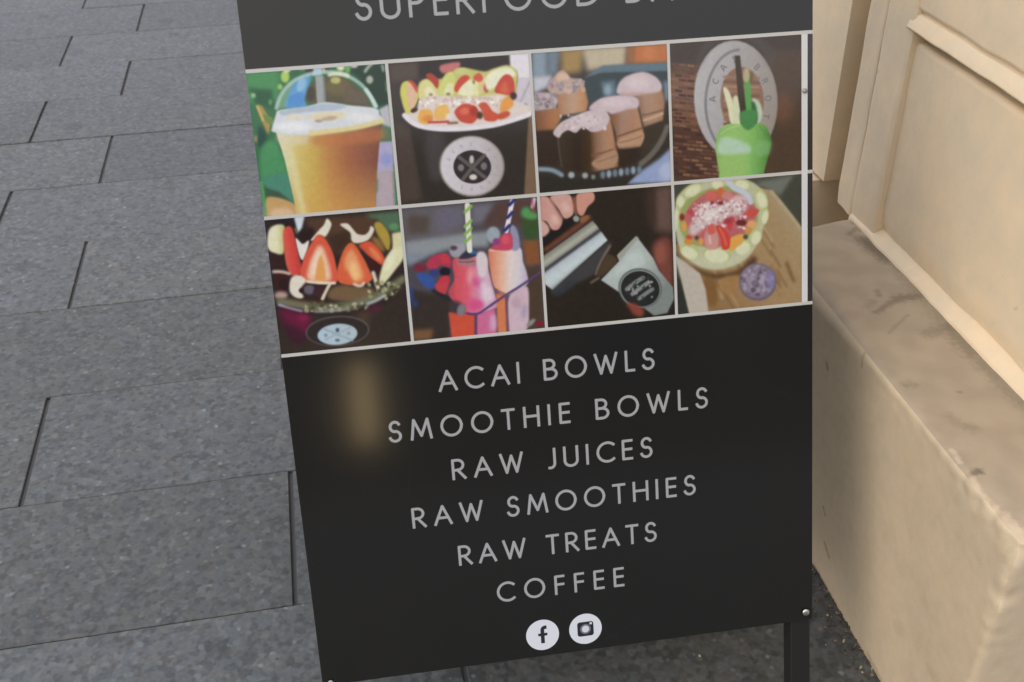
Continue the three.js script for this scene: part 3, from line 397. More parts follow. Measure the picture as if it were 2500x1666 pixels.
    F(4, '#d3d6b4', [1520, 670], [1562, 685], [1605, 800], [1655, 965], [1585, 955], [1555, 820]); F(5, '#c9d0ae', [1600, 740], [1655, 760], [1665, 945], [1600, 935]); F(5, '#b5c7b0', [1742, 760], [1805, 785], [1825, 885], [1780, 960]); F(6, '#3f6b44', [1665, 800], [1765, 780], [1785, 945], [1700, 1005], [1655, 945]); Q(5, '#58a04e', [1690, 560], [1728, 570], [1742, 860], [1682, 860]); C(5, '#6d6444', 1738, 590, 14, 46); C(5, '#b4a583', 1700, 575, 24, 56); Q(3.5, '#4a4238', [1610, 425], [1652, 425], [1692, 780], [1702, 870], [1658, 870], [1638, 760]);
    F(3, lg([1470, 1150], [1885, 1150], [0, '#86b765'], [0.3, '#93c070'], [0.6, '#84bb65'], [0.85, '#6aa155'], [1, '#4d7b48']), [1455, 1110], [1478, 1000], [1560, 940], [1690, 945], [1825, 938], [1882, 1000], [1902, 1090], [1872, 1220], [1845, 1330], [1840, 1460], [1505, 1460], [1485, 1320], [1462, 1200]);
    F(7, '#aacbb4', [1500, 1060], [1600, 1055], [1730, 1115], [1725, 1175], [1490, 1180]); F(8, 'rgba(124,180,114,.7)', [1760, 1095], [1885, 1075], [1870, 1185], [1750, 1185]); F(10, '#92bd6c', [1500, 1210], [1700, 1205], [1690, 1360], [1520, 1370]); F(5, '#4f8a54', [1655, 855], [1775, 845], [1778, 945], [1720, 1000], [1665, 965]); L(4, '#5d8f52', 9, [1800, 965], [1862, 1030], [1890, 1100]); L(4, '#a8cf86', 8, [1500, 1030], [1560, 975], [1650, 960]);
  });
  picture(0, 1, [640, 510, 370 / 1612], '#40393a', (R) => { // purple bowl with strawberries
    Q(9, '#5a473c', [440, 110], [1200, 60], [1190, 330], [960, 500], [700, 450], [560, 260]); Q(8, '#3c3134', [380, 250], [560, 200], [520, 340], [420, 360]); Q(8, '#4a3d36', [700, 300], [930, 220], [930, 420], [760, 480]); Q(8, '#55705a', [1080, 60], [1460, 20], [1490, 270], [1340, 240], [1230, 120]); C(6, '#5f8f60', 1400, 190, 50, 38); Q(8, '#3a3538', [30, 120], [340, 95], [350, 230], [200, 190]); Q(6, '#433636', [80, 460], [240, 480], [270, 660], [120, 690]);
    Q(5, '#c3d2dc', [335, 80], [450, 75], [422, 200], [380, 255]); L(5, '#8f8a50', 14, [350, 210], [370, 260]); F(5, lg([60, 300], [235, 300], [0, '#d9dcc0'], [0.6, '#d6d6ae'], [1, '#b9b474']), [50, 340], [75, 210], [170, 160], [248, 200], [235, 470], [120, 472], [60, 425]);
    F(4, '#d9d8d2', [350, 310], [430, 372], [500, 340], [450, 530], [400, 520]); F(4, lg([230, 450], [420, 430], [0, '#d2604f'], [0.4, '#cf4c46'], [1, '#b8403f']), [215, 260], [258, 178], [315, 195], [355, 330], [395, 520], [430, 650], [370, 725], [295, 700], [245, 560]);
    F(4, '#d6d4c4', [510, 340], [600, 228], [655, 170], [690, 98], [738, 148], [725, 215], [672, 298], [620, 285], [560, 330]); F(4, '#d4cec0', [820, 165], [900, 152], [962, 215], [1012, 268], [1090, 278], [1140, 238], [1160, 180], [1198, 218], [1152, 315], [1080, 358], [980, 368], [945, 332], [928, 250]);
    F(6, '#a8923f', [1185, 175], [1240, 130], [1325, 215], [1368, 330], [1342, 450], [1258, 335]); F(7, '#8c6c40', [1160, 300], [1260, 330], [1310, 460], [1220, 420]);
    F(4, '#d45a44', [385, 745], [438, 515], [520, 352], [592, 262], [665, 300], [745, 435], [788, 580], [805, 785], [600, 792], [430, 790]); F(7, '#e2b79a', [475, 750], [500, 580], [580, 405], [640, 395], [702, 540], [738, 750], [600, 780]); F(7, '#e8cfb6', [520, 690], [560, 500], [620, 415], [610, 560], [570, 730]); F(6, '#dd9b55', [562, 775], [590, 560], [630, 490], [672, 620], [664, 780]); L(6, '#e6c4a4', 16, [692, 720], [682, 600], [650, 500]);
    F(4, '#d4623f', [785, 740], [815, 555], [888, 388], [962, 355], [1055, 475], [1138, 635], [1175, 755], [1062, 815], [870, 815]); F(8, '#e09a66', [868, 600], [900, 465], [960, 430], [1032, 560], [1085, 730], [1000, 785], [928, 690]); F(7, '#eab87c', [930, 580], [980, 555], [1035, 700], [990, 770], [938, 690]);
    F(5, '#d0573f', [1030, 378], [1140, 340], [1245, 425], [1312, 545], [1272, 602], [1158, 525], [1075, 445]); F(6, '#dc7d4c', [1130, 398], [1222, 456], [1275, 565], [1180, 505]); F(6, '#4a2c2e', [1110, 510], [1240, 590], [1255, 670], [1180, 645]);
    F(5, '#d3d3aa', [1238, 760], [1295, 560], [1395, 400], [1455, 290], [1520, 230], [1520, 490], [1405, 670], [1275, 820]); C(8, '#dedec0', 1360, 560, 38, 125, 25); Q(6, '#cfcd9e', [1380, 262], [1500, 240], [1510, 400], [1390, 425]);
    C(5, '#4a2f30', 215, 780, 90, 95); C(6, '#3c2628', 230, 800, 60, 60); L(5, '#c7b3a8', 30, [120, 670], [200, 660], [290, 690]); F(5, '#d6d2c4', [300, 740], [380, 700], [470, 758], [402, 860], [440, 940], [380, 965], [292, 885]); C(6, '#6a6470', 500, 860, 60, 50); C(5, '#4a3a3c', 600, 880, 60, 60); C(4, '#43302e', 415, 870, 26, 24); L(4, '#dcd2b8', 30, [480, 772], [600, 792], [770, 790]); L(4, '#d6c8b0', 34, [720, 800], [680, 870], [640, 960]);
    F(7, '#75614a', [720, 850], [860, 805], [1000, 828], [1180, 845], [1190, 935], [1000, 990], [800, 980], [690, 945]); L(5, '#d6c6b0', 32, [980, 800], [1050, 845], [1080, 790]); L(5, '#d9cdb4', 38, [1180, 680], [1210, 780], [1240, 862]); C(7, '#b79a92', 200, 920, 70, 40); F(6, '#4c3a30', [260, 930], [420, 960], [660, 980], [640, 1015], [400, 1015]);
    L(8, '#75765f', 80, [190, 985], [420, 1030], [700, 1060], [980, 1020], [1250, 920], [1500, 745]); dots(4, R, 46, 420, 1000, 1120, 1085, ['#99987e', '#66654f', '#a9a890', '#585441'], 10, 26); dots(4, R, 30, 1120, 780, 1480, 960, ['#8d9068', '#666a48', '#a6a884', '#565a3c'], 12, 28); L(5, '#a8a8cc', 24, [180, 1020], [280, 1060], [420, 1090]); L(6, '#a4b0b0', 32, [1120, 1010], [1220, 980], [1300, 920]); L(6, '#8f938c', 22, [560, 1092], [760, 1092], [920, 1062]);
    F(5, '#433d3a', [150, 1065], [420, 1122], [700, 1135], [1100, 1095], [1330, 1005], [1560, 830], [1620, 1460], [180, 1590], [170, 1250]); F(14, '#6e2c48', [180, 1060], [420, 1110], [520, 1160], [480, 1330], [400, 1330], [250, 1230]); C(9, '#8c3450', 440, 1160, 60, 32); F(16, '#4d2c40', [250, 1220], [430, 1300], [440, 1420], [330, 1400]); F(16, '#56483f', [1000, 1120], [1150, 1100], [1100, 1300], [1040, 1250]); F(12, '#633548', [1120, 1060], [1280, 1020], [1200, 1100]);
    C(4, 'rgba(120,120,124,.5)', 800, 1300, 340, 160, -4); C(4, '#403c3c', 800, 1302, 326, 148, -4); C(4, lg([590, 1320], [1010, 1300], [0, '#a9c2d4'], [1, '#a8bac4']), 800, 1335, 212, 112, -5); L(4, '#8fa6b6', 20, [660, 1280], [800, 1335], [960, 1400]); L(4, '#97abb8', 20, [940, 1260], [800, 1335], [670, 1390]); C(4, '#4f5c66', 800, 1290, 20, 24); C(4, '#66757f', 800, 1398, 26, 16); C(4, '#7f96a4', 675, 1345, 20, 18); C(4, '#8a9ba6', 920, 1325, 20, 18);
  });
  picture(1, 1, [980, 470, 360 / 1526], '#55525a', (R) => { // pink smoothies with striped straws
    Q(14, '#67656c', [0, 180], [640, 120], [640, 460], [20, 500]); Q(12, '#5a524c', [60, 230], [300, 240], [280, 420], [60, 440]); Q(12, '#6b6878', [360, 180], [640, 160], [640, 330], [380, 420]); Q(12, '#70707c', [720, 130], [980, 110], [860, 320], [730, 330]); Q(12, '#5c4a46', [980, 100], [1420, 50], [1420, 340], [1180, 340], [820, 350]); Q(10, '#8a9298', [30, 510], [640, 430], [900, 400], [900, 560], [500, 580], [300, 650], [50, 720]); Q(10, '#7f8a98', [40, 600], [280, 640], [130, 740], [50, 760]);
    Q(10, '#443f3c', [90, 1000], [520, 1080], [500, 1520], [110, 1560]); Q(9, '#7a5d44', [110, 1430], [330, 1410], [310, 1520], [120, 1540]); Q(9, '#85583c', [1250, 490], [1420, 480], [1440, 740], [1290, 760]); Q(9, '#54483e', [1290, 780], [1450, 760], [1480, 1420], [1310, 1420]); C(7, '#4f9a5c', 1290, 210, 50, 58); C(7, '#5b9a58', 1350, 250, 58, 48); Q(8, '#445a3c', [1240, 280], [1410, 280], [1410, 480], [1270, 490]); L(4, '#c9b8cc', 36, [1375, 70], [1355, 150]); L(4, '#b05068', 14, [1350, 60], [1365, 190]);
    C(6, '#95a3ae', 950, 440, 72, 86); C(6, '#7c3a4a', 190, 780, 70, 46); F(5, '#b23e56', [250, 750], [325, 652], [460, 628], [520, 700], [505, 780], [400, 755], [330, 822]); C(6, '#c2404c', 450, 690, 48, 48); F(5, '#3f5a9c', [150, 850], [250, 830], [350, 900], [335, 992], [245, 980]); C(6, '#3d4a80', 340, 830, 50, 38); C(6, '#34323a', 450, 820, 58, 48); C(5, '#c03e4e', 440, 920, 70, 54, -40); F(5, '#c04450', [345, 950], [420, 925], [488, 950], [455, 1052], [375, 1042]); C(7, '#3b4f8a', 90, 1060, 30, 80); C(7, '#384a80', 140, 1150, 30, 34); L(6, '#3a3a40', 40, [330, 1020], [450, 1090], [600, 1140]);
    F(4, lg([520, 950], [965, 950], [0, '#b8505c'], [0.1, '#cf5460'], [0.35, '#d45d70'], [0.5, '#d87a94'], [0.65, '#cd8fb0'], [0.8, '#cdb0c6'], [1, '#c48fb0']), [515, 740], [552, 668], [780, 648], [882, 672], [908, 800], [968, 1040], [1000, 1200], [700, 1275], [480, 1070], [538, 900]); Q(5, '#c9543f', [488, 1240], [762, 1255], [762, 1500], [520, 1510]); Q(6, '#c96a94', [780, 1255], [968, 1200], [985, 1460], [780, 1490]); C(8, '#c9a0c0', 950, 1350, 38, 88);
    F(5, '#9a9aa8', [492, 600], [515, 540], [645, 530], [668, 600], [600, 670], [525, 668]); C(5, '#5a4a52', 540, 575, 38, 26); F(5, '#3f4450', [590, 685], [660, 612], [768, 592], [778, 655], [660, 700]); C(5, '#3f6ba0', 740, 620, 40, 22); F(5, '#a87880', [575, 700], [700, 688], [768, 676], [775, 765], [595, 755]); L(4, '#6d4a50', 10, [590, 715], [670, 730], [760, 710]); F(6, '#cfc4cc', [775, 640], [852, 612], [895, 700], [872, 868], [798, 858]); F(9, '#e0949c', [690, 800], [740, 800], [740, 930], [690, 940]); F(8, '#c95a90', [740, 880], [800, 900], [800, 980], [740, 960]); F(9, '#d0558a', [700, 1100], [840, 1120], [850, 1200], [740, 1240], [680, 1180]); F(9, '#d8c4d4', [830, 930], [940, 1000], [950, 1120], [850, 1120]);
    L(3, '#d9d8cc', 56, [682, 130], [690, 360], [706, 600]); for (const y of [175, 325, 405, 490]) L(4, '#83b054', 30, [655, y + 30], [690, y], [722, y - 35]);
    F(4, lg([900, 800], [1305, 800], [0, '#c9785e'], [0.12, '#d68f74'], [0.35, '#deb098'], [0.55, '#d9cbc8'], [0.8, '#cbc4d0'], [1, '#b4a8c0']), [892, 590], [1000, 580], [1225, 555], [1268, 720], [1312, 860], [1302, 965], [1080, 1075], [972, 1012], [922, 880]); L(4, '#e3c8b0', 14, [910, 600], [1050, 605], [1210, 575]); Q(5, '#d07a54', [980, 1040], [1075, 1070], [1090, 1470], [1000, 1480]); F(5, '#c6aebc', [1105, 1080], [1298, 960], [1322, 1200], [1298, 1430], [1115, 1470]); C(8, '#b89cac', 1190, 1140, 50, 58); C(8, '#a99ab8', 1270, 1230, 28, 78);
    F(5, '#8f90b0', [1125, 350], [1192, 372], [1228, 570], [1138, 592]); F(4, '#c24a62', [930, 590], [988, 498], [1060, 420], [1135, 422], [1158, 520], [1125, 602]); C(5, '#8a4a80', 980, 510, 38, 38); C(5, '#d0566a', 1080, 490, 38, 48); L(3, '#d8d6e0', 48, [1145, 90], [1120, 240], [1085, 400]); for (const [x, y] of [[1142, 105], [1122, 235], [1092, 370]]) L(4, '#3c3f78', 36, [x - 28, y + 26], [x, y], [x + 26, y - 28]);
    L(4, '#5c4a78', 26, [680, 1250], [770, 1278], [900, 1185], [1080, 1060], [1250, 960], [1440, 825]); L(4, '#6a4a68', 24, [770, 1275], [765, 1380], [770, 1500]); L(4, '#7a5464', 24, [1085, 1070], [1095, 1250], [1105, 1460]); L(5, '#8a5058', 20, [970, 1000], [1030, 1040], [1080, 1060]); F(8, '#4a4448', [510, 1120], [610, 1140], [650, 1220], [540, 1245]); C(5, '#7f7a82', 620, 1215, 44, 64, 15); C(6, '#8a8a8c', 1340, 1350, 58, 24, -40); C(6, '#7a3440', 1430, 1360, 58, 28);
  });
  picture(2, 1, [1310, 440, 350 / 1524], '#3c3834', (R) => { // steel jug poured into a white cup
    Q(16, '#695650', [1240, 90], [1440, 50], [1460, 560], [1260, 540]); Q(14, '#4a3f3a', [1150, 100], [1260, 100], [1260, 500], [1180, 480]); F(12, '#7a4c44', [1225, 700], [1360, 590], [1440, 680], [1450, 1150], [1380, 1150], [1290, 965]); C(9, '#8f584c', 1320, 780, 58, 116); Q(12, '#43342e', [740, 760], [870, 800], [850, 880], [640, 1020]); Q(8, '#332b28', [50, 620], [400, 380], [420, 420], [60, 750]); L(8, '#7d5040', 44, [90, 740], [300, 600], [560, 400]);
    F(4, lg([40, 300], [280, 300], [0, '#c08c84'], [0.5, '#c89a92'], [1, '#b8877c']), [25, 180], [130, 180], [222, 315], [280, 420], [245, 522], [168, 532], [105, 445], [30, 405]); F(4, '#c59a90', [140, 170], [332, 138], [398, 255], [388, 368], [300, 412], [225, 302]); F(4, '#c48f7e', [435, 140], [595, 118], [618, 210], [545, 285], [492, 382], [438, 358], [415, 260]); F(5, '#c9a096', [30, 420], [110, 465], [138, 540], [80, 602], [30, 590]); L(6, '#a06a60', 18, [140, 200], [210, 310], [270, 410]); L(6, '#9a5f50', 30, [400, 190], [400, 280], [420, 360]); C(7, '#d4aca2', 200, 420, 38, 58, -30); C(7, '#d2aca0', 310, 290, 38, 66, -30); F(5, '#8f6048', [460, 400], [540, 370], [560, 400], [480, 460]); C(4, '#8f9890', 420, 410, 32, 34, -40);
    Q(4, lg([330, 620], [520, 895], [0, '#7f8078'], [0.1, '#8f9488'], [0.2, '#a9aca0'], [0.3, '#96988e'], [0.37, '#45444a'], [0.43, '#5d5d66'], [0.48, '#aab4be'], [0.6, '#b6c4cc'], [0.75, '#bccbd0'], [0.9, '#b5c3c6'], [1, '#9aa6a8']), [60, 815], [595, 430], [665, 518], [755, 640], [172, 1170], [80, 1100]); F(7, '#4a4a4c', [180, 1155], [740, 668], [788, 718], [620, 990], [400, 1110], [210, 1215]); L(5, '#7d7462', 22, [780, 700], [680, 850], [630, 1000]); F(6, '#54493c', [640, 1010], [700, 860], [760, 780], [860, 860], [700, 1020]); L(5, '#6f6a5e', 22, [580, 1090], [640, 1050], [660, 1040]); F(9, '#3f454c', [190, 1185], [420, 1040], [400, 1100], [230, 1235]);
    Q(4, lg([800, 950], [1250, 1300], [0, '#a9b6b6'], [0.4, '#a8b3b0'], [1, '#7f8886']), [1060, 595], [1240, 830], [1300, 960], [1450, 1140], [1462, 1260], [1390, 1410], [1250, 1440], [1150, 1365], [870, 1185], [685, 1062], [880, 860], [858, 800]); Q(5, '#9a9c94', [1060, 600], [1085, 620], [890, 850], [860, 800]); F(10, '#b4c2c0', [1000, 760], [1120, 760], [1140, 900], [860, 1010], [780, 1040], [900, 890]);
    C(4, '#5a6362', 1100, 1150, 232, 212, 15); C(3, '#86908e', 1100, 1152, 220, 200, 15); C(3, '#3a3b3b', 1102, 1156, 208, 188, 15); L(4, '#7f8686', 46, [960, 1160], [1050, 1080], [1130, 1040]); L(4, '#858c8c', 48, [1020, 1210], [1110, 1140], [1190, 1090]); L(4, '#7c8282', 44, [1090, 1260], [1180, 1190], [1230, 1160]); dots(3, R, 30, 970, 1040, 1230, 1250, ['#3f4242', '#454a4a', '#989e9c'], 7, 14); F(7, '#8a4c40', [950, 1305], [1040, 1312], [1142, 1380], [1118, 1455], [1035, 1430], [990, 1370]);
  });
  picture(3, 1, [1640, 420, 350 / 1524], '#55564f', (R) => { // melon bowl on a wooden board
    Q(10, '#70766f', [880, 120], [1310, 30], [1170, 250], [1060, 210]); Q(10, '#4e5049', [1310, 30], [1490, 10], [1490, 570], [1330, 560], [1160, 260]); Q(8, '#4d4e49', [10, 120], [140, 120], [60, 260]);
    Q(4, lg([400, 1300], [1400, 500], [0, '#8f7250'], [0.4, '#a08560'], [0.8, '#a08a68'], [1, '#a59878']), [10, 800], [950, 175], [1065, 195], [1375, 600], [1500, 770], [1500, 1380], [390, 1500], [150, 1000]); L(5, '#aa9f82', 38, [1060, 210], [1200, 370], [1370, 600]);
    for (let i = 0; i < 34; i++) { const x = 420 + R() * 900, y = 560 + R() * 760; L(6, ['rgba(122,94,60,.5)', 'rgba(186,162,122,.5)', 'rgba(112,84,54,.45)', 'rgba(170,142,102,.5)'][i % 4], 14 + R() * 24, [x, y], [x + 45, y + 80], [x + 100, y + 170]); }
    F(9, '#5f4c38', [180, 990], [420, 1080], [700, 1045], [870, 890], [920, 955], [770, 1090], [420, 1145]); F(8, '#9d7a50', [500, 1150], [700, 1100], [690, 1250], [580, 1300]); F(9, '#80613f', [330, 1150], [480, 1150], [480, 1400], [390, 1420]); L(7, '#6b5034', 26, [1220, 960], [1260, 1080], [1300, 1160]); Q(5, '#b5afa4', [20, 870], [140, 955], [300, 1080], [360, 1250], [392, 1500], [185, 1520], [100, 1150]); Q(5, '#40423f', [30, 1050], [90, 1150], [182, 1510], [30, 1530]);
    F(5, '#b4b89a', [15, 560], [25, 320], [115, 165], [320, 85], [560, 42], [840, 75], [1008, 210], [1038, 400], [972, 660], [860, 880], [655, 1018], [450, 1060], [245, 1000], [65, 815]); F(10, '#bcc0a4', [100, 810], [350, 900], [600, 930], [850, 800], [760, 960], [450, 1035], [200, 960]); F(6, '#949f60', [60, 560], [110, 330], [300, 200], [560, 130], [800, 200], [930, 400], [900, 600], [700, 800], [420, 820], [160, 760]);
    for (const [x, y, rx, ry, a] of [[95, 310, 45, 75, 15], [230, 190, 110, 60, -30], [490, 120, 70, 60, 0], [740, 130, 90, 60, 10], [950, 290, 60, 110, -20], [985, 470, 40, 90, 10], [890, 690, 60, 90, 20], [750, 800, 95, 80, -30], [480, 880, 150, 90, 8], [190, 850, 110, 70, 25], [50, 500, 24, 150, 4]]) { C(5, '#aebb7c', x, y - 6, rx, ry, a); C(6, '#cfd3b2', x + (x > 500 ? 6 : -4), y + 10, rx * 0.86, ry * 0.84, a); }
    F(6, '#b4666a', [120, 480], [195, 335], [360, 212], [560, 190], [790, 250], [915, 400], [872, 570], [705, 715], [480, 815], [295, 775], [160, 625]); C(5, '#c7685c', 420, 250, 58, 58); C(5, '#c9683f', 520, 220, 38, 58); C(6, '#c0837e', 590, 250, 58, 48); F(5, '#c4524a', [770, 408], [900, 390], [932, 420], [840, 490]); C(5, '#b55058', 210, 430, 48, 34); C(5, '#8a3a38', 110, 480, 28, 38); C(5, '#d29a48', 130, 580, 28, 56); C(5, '#c9883f', 180, 740, 48, 38); C(5, '#c24e48', 190, 690, 38, 26); C(5, '#d09a4c', 310, 740, 28, 38);
    C(6, '#d0a06a', 850, 560, 58, 48); C(5, '#c98c50', 810, 620, 38, 38); F(8, '#c9b9bc', [170, 610], [275, 425], [330, 330], [430, 322], [520, 345], [640, 282], [790, 270], [812, 385], [740, 458], [600, 478], [500, 568], [380, 568], [280, 650], [215, 690]); C(7, '#d6cccc', 370, 440, 108, 66); C(7, '#cfb3b8', 720, 300, 78, 56); dots(3, R, 150, 220, 300, 800, 600, ['rgba(222,212,214,.7)', 'rgba(190,150,158,.6)', 'rgba(232,224,226,.7)', 'rgba(160,96,108,.5)'], 8, 22);
    C(5, '#6f3a3c', 740, 540, 58, 34); F(5, '#c2474c', [555, 520], [640, 472], [668, 520], [622, 632], [578, 565]); C(5, '#9a4854', 600, 520, 38, 28); C(5, '#7d3c40', 520, 330, 30, 20); C(5, '#8a4448', 430, 325, 20, 20); F(4, '#d6a048', [612, 722], [680, 672], [762, 660], [760, 748], [650, 832], [612, 850]); C(5, '#5a4a48', 265, 700, 22, 22); C(5, '#5c5048', 785, 690, 26, 26);
    F(5, '#c48e8a', [342, 705], [378, 592], [452, 552], [498, 680], [488, 815], [375, 822]); F(5, '#c9605a', [375, 592], [440, 552], [468, 640], [400, 668]); F(4, '#c8473c', [462, 575], [542, 582], [622, 690], [612, 815], [538, 825], [518, 702]); L(5, '#d87264', 18, [505, 595], [562, 680], [580, 780]); L(6, '#d8c6c0', 20, [400, 680], [410, 760]); L(4, '#b9c2d4', 62, [590, 85], [640, 160], [740, 200], [820, 260], [840, 320]);
    C(5, '#6f6474', 915, 1170, 200, 200); C(6, '#857a8c', 910, 1160, 180, 180); for (let i = 0; i < 70; i++) { const a = R() * 6.28, r = 165 * Math.sqrt(R()); C(5, ['#9a90a4', '#776c80', '#655a6c', '#948a9e', '#a39aae'][i % 5], 912 + r * Math.cos(a), 1165 + r * Math.sin(a), 12 + R() * 22, 12 + R() * 22); } C(9, 'rgba(140,136,184,.7)', 1045, 1150, 46, 100);
  });
  // the photograph's own lift and the gloss on the laminate are not ink: take them out again, and add the print's fine grain
  const im = c.getImageData(0, 0, AT.width, AT.height), d = im.data, R = rng(31), AW = AT.width, q = [0, 0, 0];
  for (let y = 0, i = 0; y < AT.height; y++) for (let x = 0; x < AW; x++, i += 4) {
    const mott = 1 + 0.035 * n2(x * 0.03 + 5, y * 0.03) + 0.03 * n2(x * 0.09, y * 0.09), g = (R() - 0.5) * 5;
    for (let k = 0; k < 3; k++) q[k] = toL(d[i + k]) * mott; const grey = 0.3 * q[0] + 0.55 * q[1] + 0.15 * q[2];
    for (let k = 0; k < 3; k++) d[i + k] = clamp(toS(clamp((lerp(grey, q[k], 0.90) - 0.030) * 0.96, 0.005, 0.86)) + g, 0, 255); d[i + 3] = 255;
  }
  c.putImageData(im, 0, 0);
}

const board = new THREE.Group();
{
  const base = pt((UL + UR) / 2, VG); board.name = 'sandwich_board'; board.position.set(base.x, 0, base.z); board.rotation.y = Math.atan2(-U.z, U.x);
  board.userData = { label: 'black sandwich board with food photographs and a grey menu list beside the cream wall', category: 'sign' }; scene.add(board); board.updateMatrixWorld(true);
  const inv = board.matrixWorld.clone().invert();
  // a patch of the board's plane, n metres in front of it
  const patch = (u0, u1, v0, v1, n, uvr = [0, 0, 1, 1]) => {
    const P = [pt(u0, v0, n), pt(u1, v0, n), pt(u1, v1, n), pt(u0, v1, n)].flatMap((p) => p.applyMatrix4(inv).toArray()), g = new THREE.BufferGeometry();
    g.setAttribute('position', new THREE.Float32BufferAttribute(P, 3)); g.setAttribute('uv', new THREE.Float32BufferAttribute([uvr[0], uvr[3], uvr[2], uvr[3], uvr[2], uvr[1], uvr[0], uvr[1]], 2)); g.setIndex([0, 3, 1, 1, 3, 2]); g.computeVertexNormals(); return g;
  };
  const bar = (u0, u1, v0, v1, n0, n1, geo = new THREE.BoxGeometry(1, 1, 1), flip = false) => { // box in the board's frame
    const m = new THREE.Matrix4().makeBasis(U, V.clone().negate(), Nn), s = new THREE.Matrix4().makeScale((u1 - u0) * CU, (v1 - v0) * CV, n1 - n0); m.setPosition(pt((u0 + u1) / 2, (v0 + v1) / 2, (n0 + n1) / 2));
    const g = geo.clone().applyMatrix4(s).applyMatrix4(m).applyMatrix4(inv);
    return g;
  };
  const glossy = (o) => new THREE.MeshPhysicalMaterial({ roughness: 0.55, clearcoat: 0.85, clearcoatRoughness: 0.1, specularIntensity: 0.3, ...o });
  const blackPaint = new THREE.MeshStandardMaterial({ color: lin(0.012, 0.012, 0.012), roughness: 0.42 });
  const front = mesh('front_panel', bar(UL, UR, VT, VB, -0.004, 0), new THREE.MeshStandardMaterial({ color: lin(0.012, 0.012, 0.012), roughness: 0.35 }), board);
  mesh('header_print', patch(UL, UR, VT, 0, 0.0004), glossy({ map: canvasTex(head) }), front);
  mesh('menu_print', patch(UL, UR, 2, VB, 0.0004), glossy({ map: canvasTex(menu) }), front);
  const photoMat = glossy({ map: canvasTex(AT) });
  const names = ['orange drink in a clear domed cup', 'fruit heaped on a dark tub with a round badge', 'frosted dessert cups on a tray', 'green smoothie before a round wall sign', 'purple bowl with strawberry slices', 'pink smoothies with striped straws', 'steel jug pouring into a white cup', 'melon bowl on a wooden board'];
  for (let j = 0; j < 2; j++) for (let i = 0; i < 4; i++) {
    const u0 = i ? i : UL, u1 = i === 3 ? UR : i + 1, k = 1 / 4;
    const m = mesh('photo_print', patch(u0, Math.min(u1, 4), j, j + 1, 0.0004, [u0 * k, 1 - (j + 1) / 2, Math.min(u1, 4) * k, 1 - j / 2]), photoMat, front); m.userData.label = names[j * 4 + i];
  }
  // dark margin right of the thick white rule, and the rules themselves
  mesh('margin_strip', patch(4.0, UR, 0, 2, 0.0004), glossy({ color: lin(0.028, 0.024, 0.022) }), front);
  const white = glossy({ color: lin(0.47, 0.47, 0.455) }), white2 = glossy({ color: lin(0.56, 0.58, 0.60) });
  for (const v of [0, 1, 2]) mesh('rule_line', patch(UL, UR, v - 0.0125, v + 0.0125, 0.0007), white, front);
  for (const u of [1, 2, 3]) mesh('rule_line', patch(u - 0.011, u + 0.011, 0.0126, 0.9874, 0.0007), white, front), mesh('rule_line', patch(u - 0.011, u + 0.011, 1.0126, 1.9874, 0.0007), white, front);
  mesh('rule_line', patch(3.990, 4.036, 0.012, 1.99, 0.0010), white2, front);
  // rivets
  const steel = new THREE.MeshStandardMaterial({ color: lin(0.55, 0.55, 0.56), metalness: 1, roughness: 0.35 }), dull = new THREE.MeshStandardMaterial({ color: lin(0.3, 0.3, 0.3), metalness: 0.6, roughness: 0.5 });
  const dome = new THREE.SphereGeometry(0.5, 20, 8, 0, Math.PI * 2, 0, Math.PI / 2).rotateX(Math.PI / 2);
  for (const [u, v, r, mt] of [[4.018, 4.612, 0.030, steel], [0.112, 4.660, 0.022, dull], [4.012, 0.411, 0.018, dull], [4.018, -1.45, 0.03, steel], [0.112, -1.45, 0.03, steel]]) mesh('rivet', bar(u - r, u + r, v - r, v + r, 0.0006, 0.0045, dome), mt, front);
  // frame: square tube legs behind the panel, reaching the ground; same again leaning the other way
  const tube = (() => { const s = new THREE.Shape(); const a = 0.5, r = 0.08; s.moveTo(-a + r, -a); s.lineTo(a - r, -a); s.quadraticCurveTo(a, -a, a, -a + r); s.lineTo(a, a - r); s.quadraticCurveTo(a, a, a - r, a); s.lineTo(-a + r, a); s.quadraticCurveTo(-a, a, -a, a - r); s.lineTo(-a, -a + r); s.quadraticCurveTo(-a, -a, -a + r, -a); return new THREE.ExtrudeGeometry(s, { depth: 1, bevelEnabled: false, curveSegments: 4 }).translate(0, 0, -0.5).rotateX(Math.PI / 2); })();
  const halves = [[UL + 0.003, UL + 0.172], [UR - 0.172, UR - 0.003]];
  const legV = VG - 0.05; // rubber feet below
  const rearM = (g) => { const t = pt(2, VT, -0.016).applyMatrix4(inv); return g.clone().applyMatrix4(new THREE.Matrix4().makeTranslation(-t.x, -t.y, -t.z)).applyMatrix4(new THREE.Matrix4().makeScale(1, 1, -1)).applyMatrix4(new THREE.Matrix4().makeTranslation(t.x, t.y, t.z - 0.03)); };
  const rubber = new THREE.MeshStandardMaterial({ color: lin(0.02, 0.02, 0.02), roughness: 0.9 });
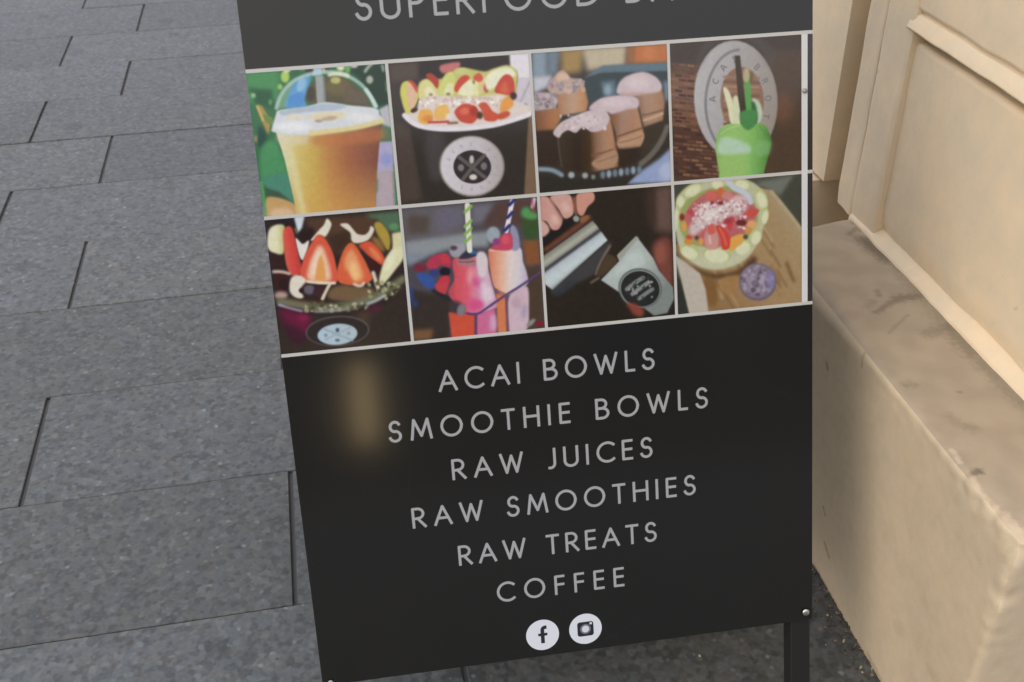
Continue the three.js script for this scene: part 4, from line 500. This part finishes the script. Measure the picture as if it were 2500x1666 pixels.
  for (const back of [false, true]) {
    const f = back ? rearM : (g) => g;
    for (const [a, b] of halves) { const l = mesh('leg', f(bar(a, b, VT, legV, -0.030, -0.0045, tube)), blackPaint, board); mesh('rubber_foot', f(bar(a - 0.008, b + 0.008, legV + 0.001, VG - 0.062 + 0.03, -0.0312, -0.0033, tube)), rubber, l); }
    mesh('cross_rail', f(bar(UL + 0.174, UR - 0.174, VT + 0.002, VT + 0.16, -0.030, -0.0045, tube)), blackPaint, board);
    mesh('cross_rail', f(bar(UL + 0.174, UR - 0.174, VB - 0.19, VB - 0.03, -0.030, -0.0045, tube)), blackPaint, board);
  }
  mesh('rear_panel', rearM(bar(UL, UR, VT, VB, -0.004, 0)), new THREE.MeshStandardMaterial({ color: lin(0.012, 0.012, 0.012), roughness: 0.4 }), board);
  for (const u of [0.6, 3.5]) { const t = pt(u, VT, -0.02).applyMatrix4(inv); mesh('hinge', new THREE.CylinderGeometry(0.006, 0.006, 0.06, 14).rotateZ(Math.PI / 2).translate(t.x, t.y + 0.004, t.z - 0.015), steel, board); }
}

// ------------------------------------------------------------------ out of the frame: what shades the pavement and what the glossy board mirrors
const shop = thing('street_building', 'brown stone building across the street behind the viewer', 'building');
{
  const brown = new THREE.MeshStandardMaterial({ color: lin(0.16, 0.12, 0.085), roughness: 0.85 }), glass = new THREE.MeshStandardMaterial({ color: lin(0.02, 0.022, 0.025), roughness: 0.1 });
  mesh('wall', metreUV(box(-14, 9, 0, 5.2, 14, 18)), brown, shop);
  for (let i = 0; i < 7; i++) mesh('window', box(-12.6 + i * 3, -10.8 + i * 3, 0.9, 2.6, 13.97, 13.995), glass, shop);
  const doorway = mesh('lit_doorway', box(-0.95, -0.66, 0.62, 1.75, 13.93, 13.96), new THREE.MeshStandardMaterial({ color: lin(0.1, 0.08, 0.05), emissive: new THREE.Color(1, 0.72, 0.36), emissiveIntensity: 3.2 }), shop);
  const l = new THREE.RectAreaLight(new THREE.Color(1, 0.72, 0.36), 3, 0.29, 1.13); l.position.set(-0.805, 1.185, 13.9); l.lookAt(-0.805, 1.185, 0); scene.add(l);
}

renderer.render(scene, camera);
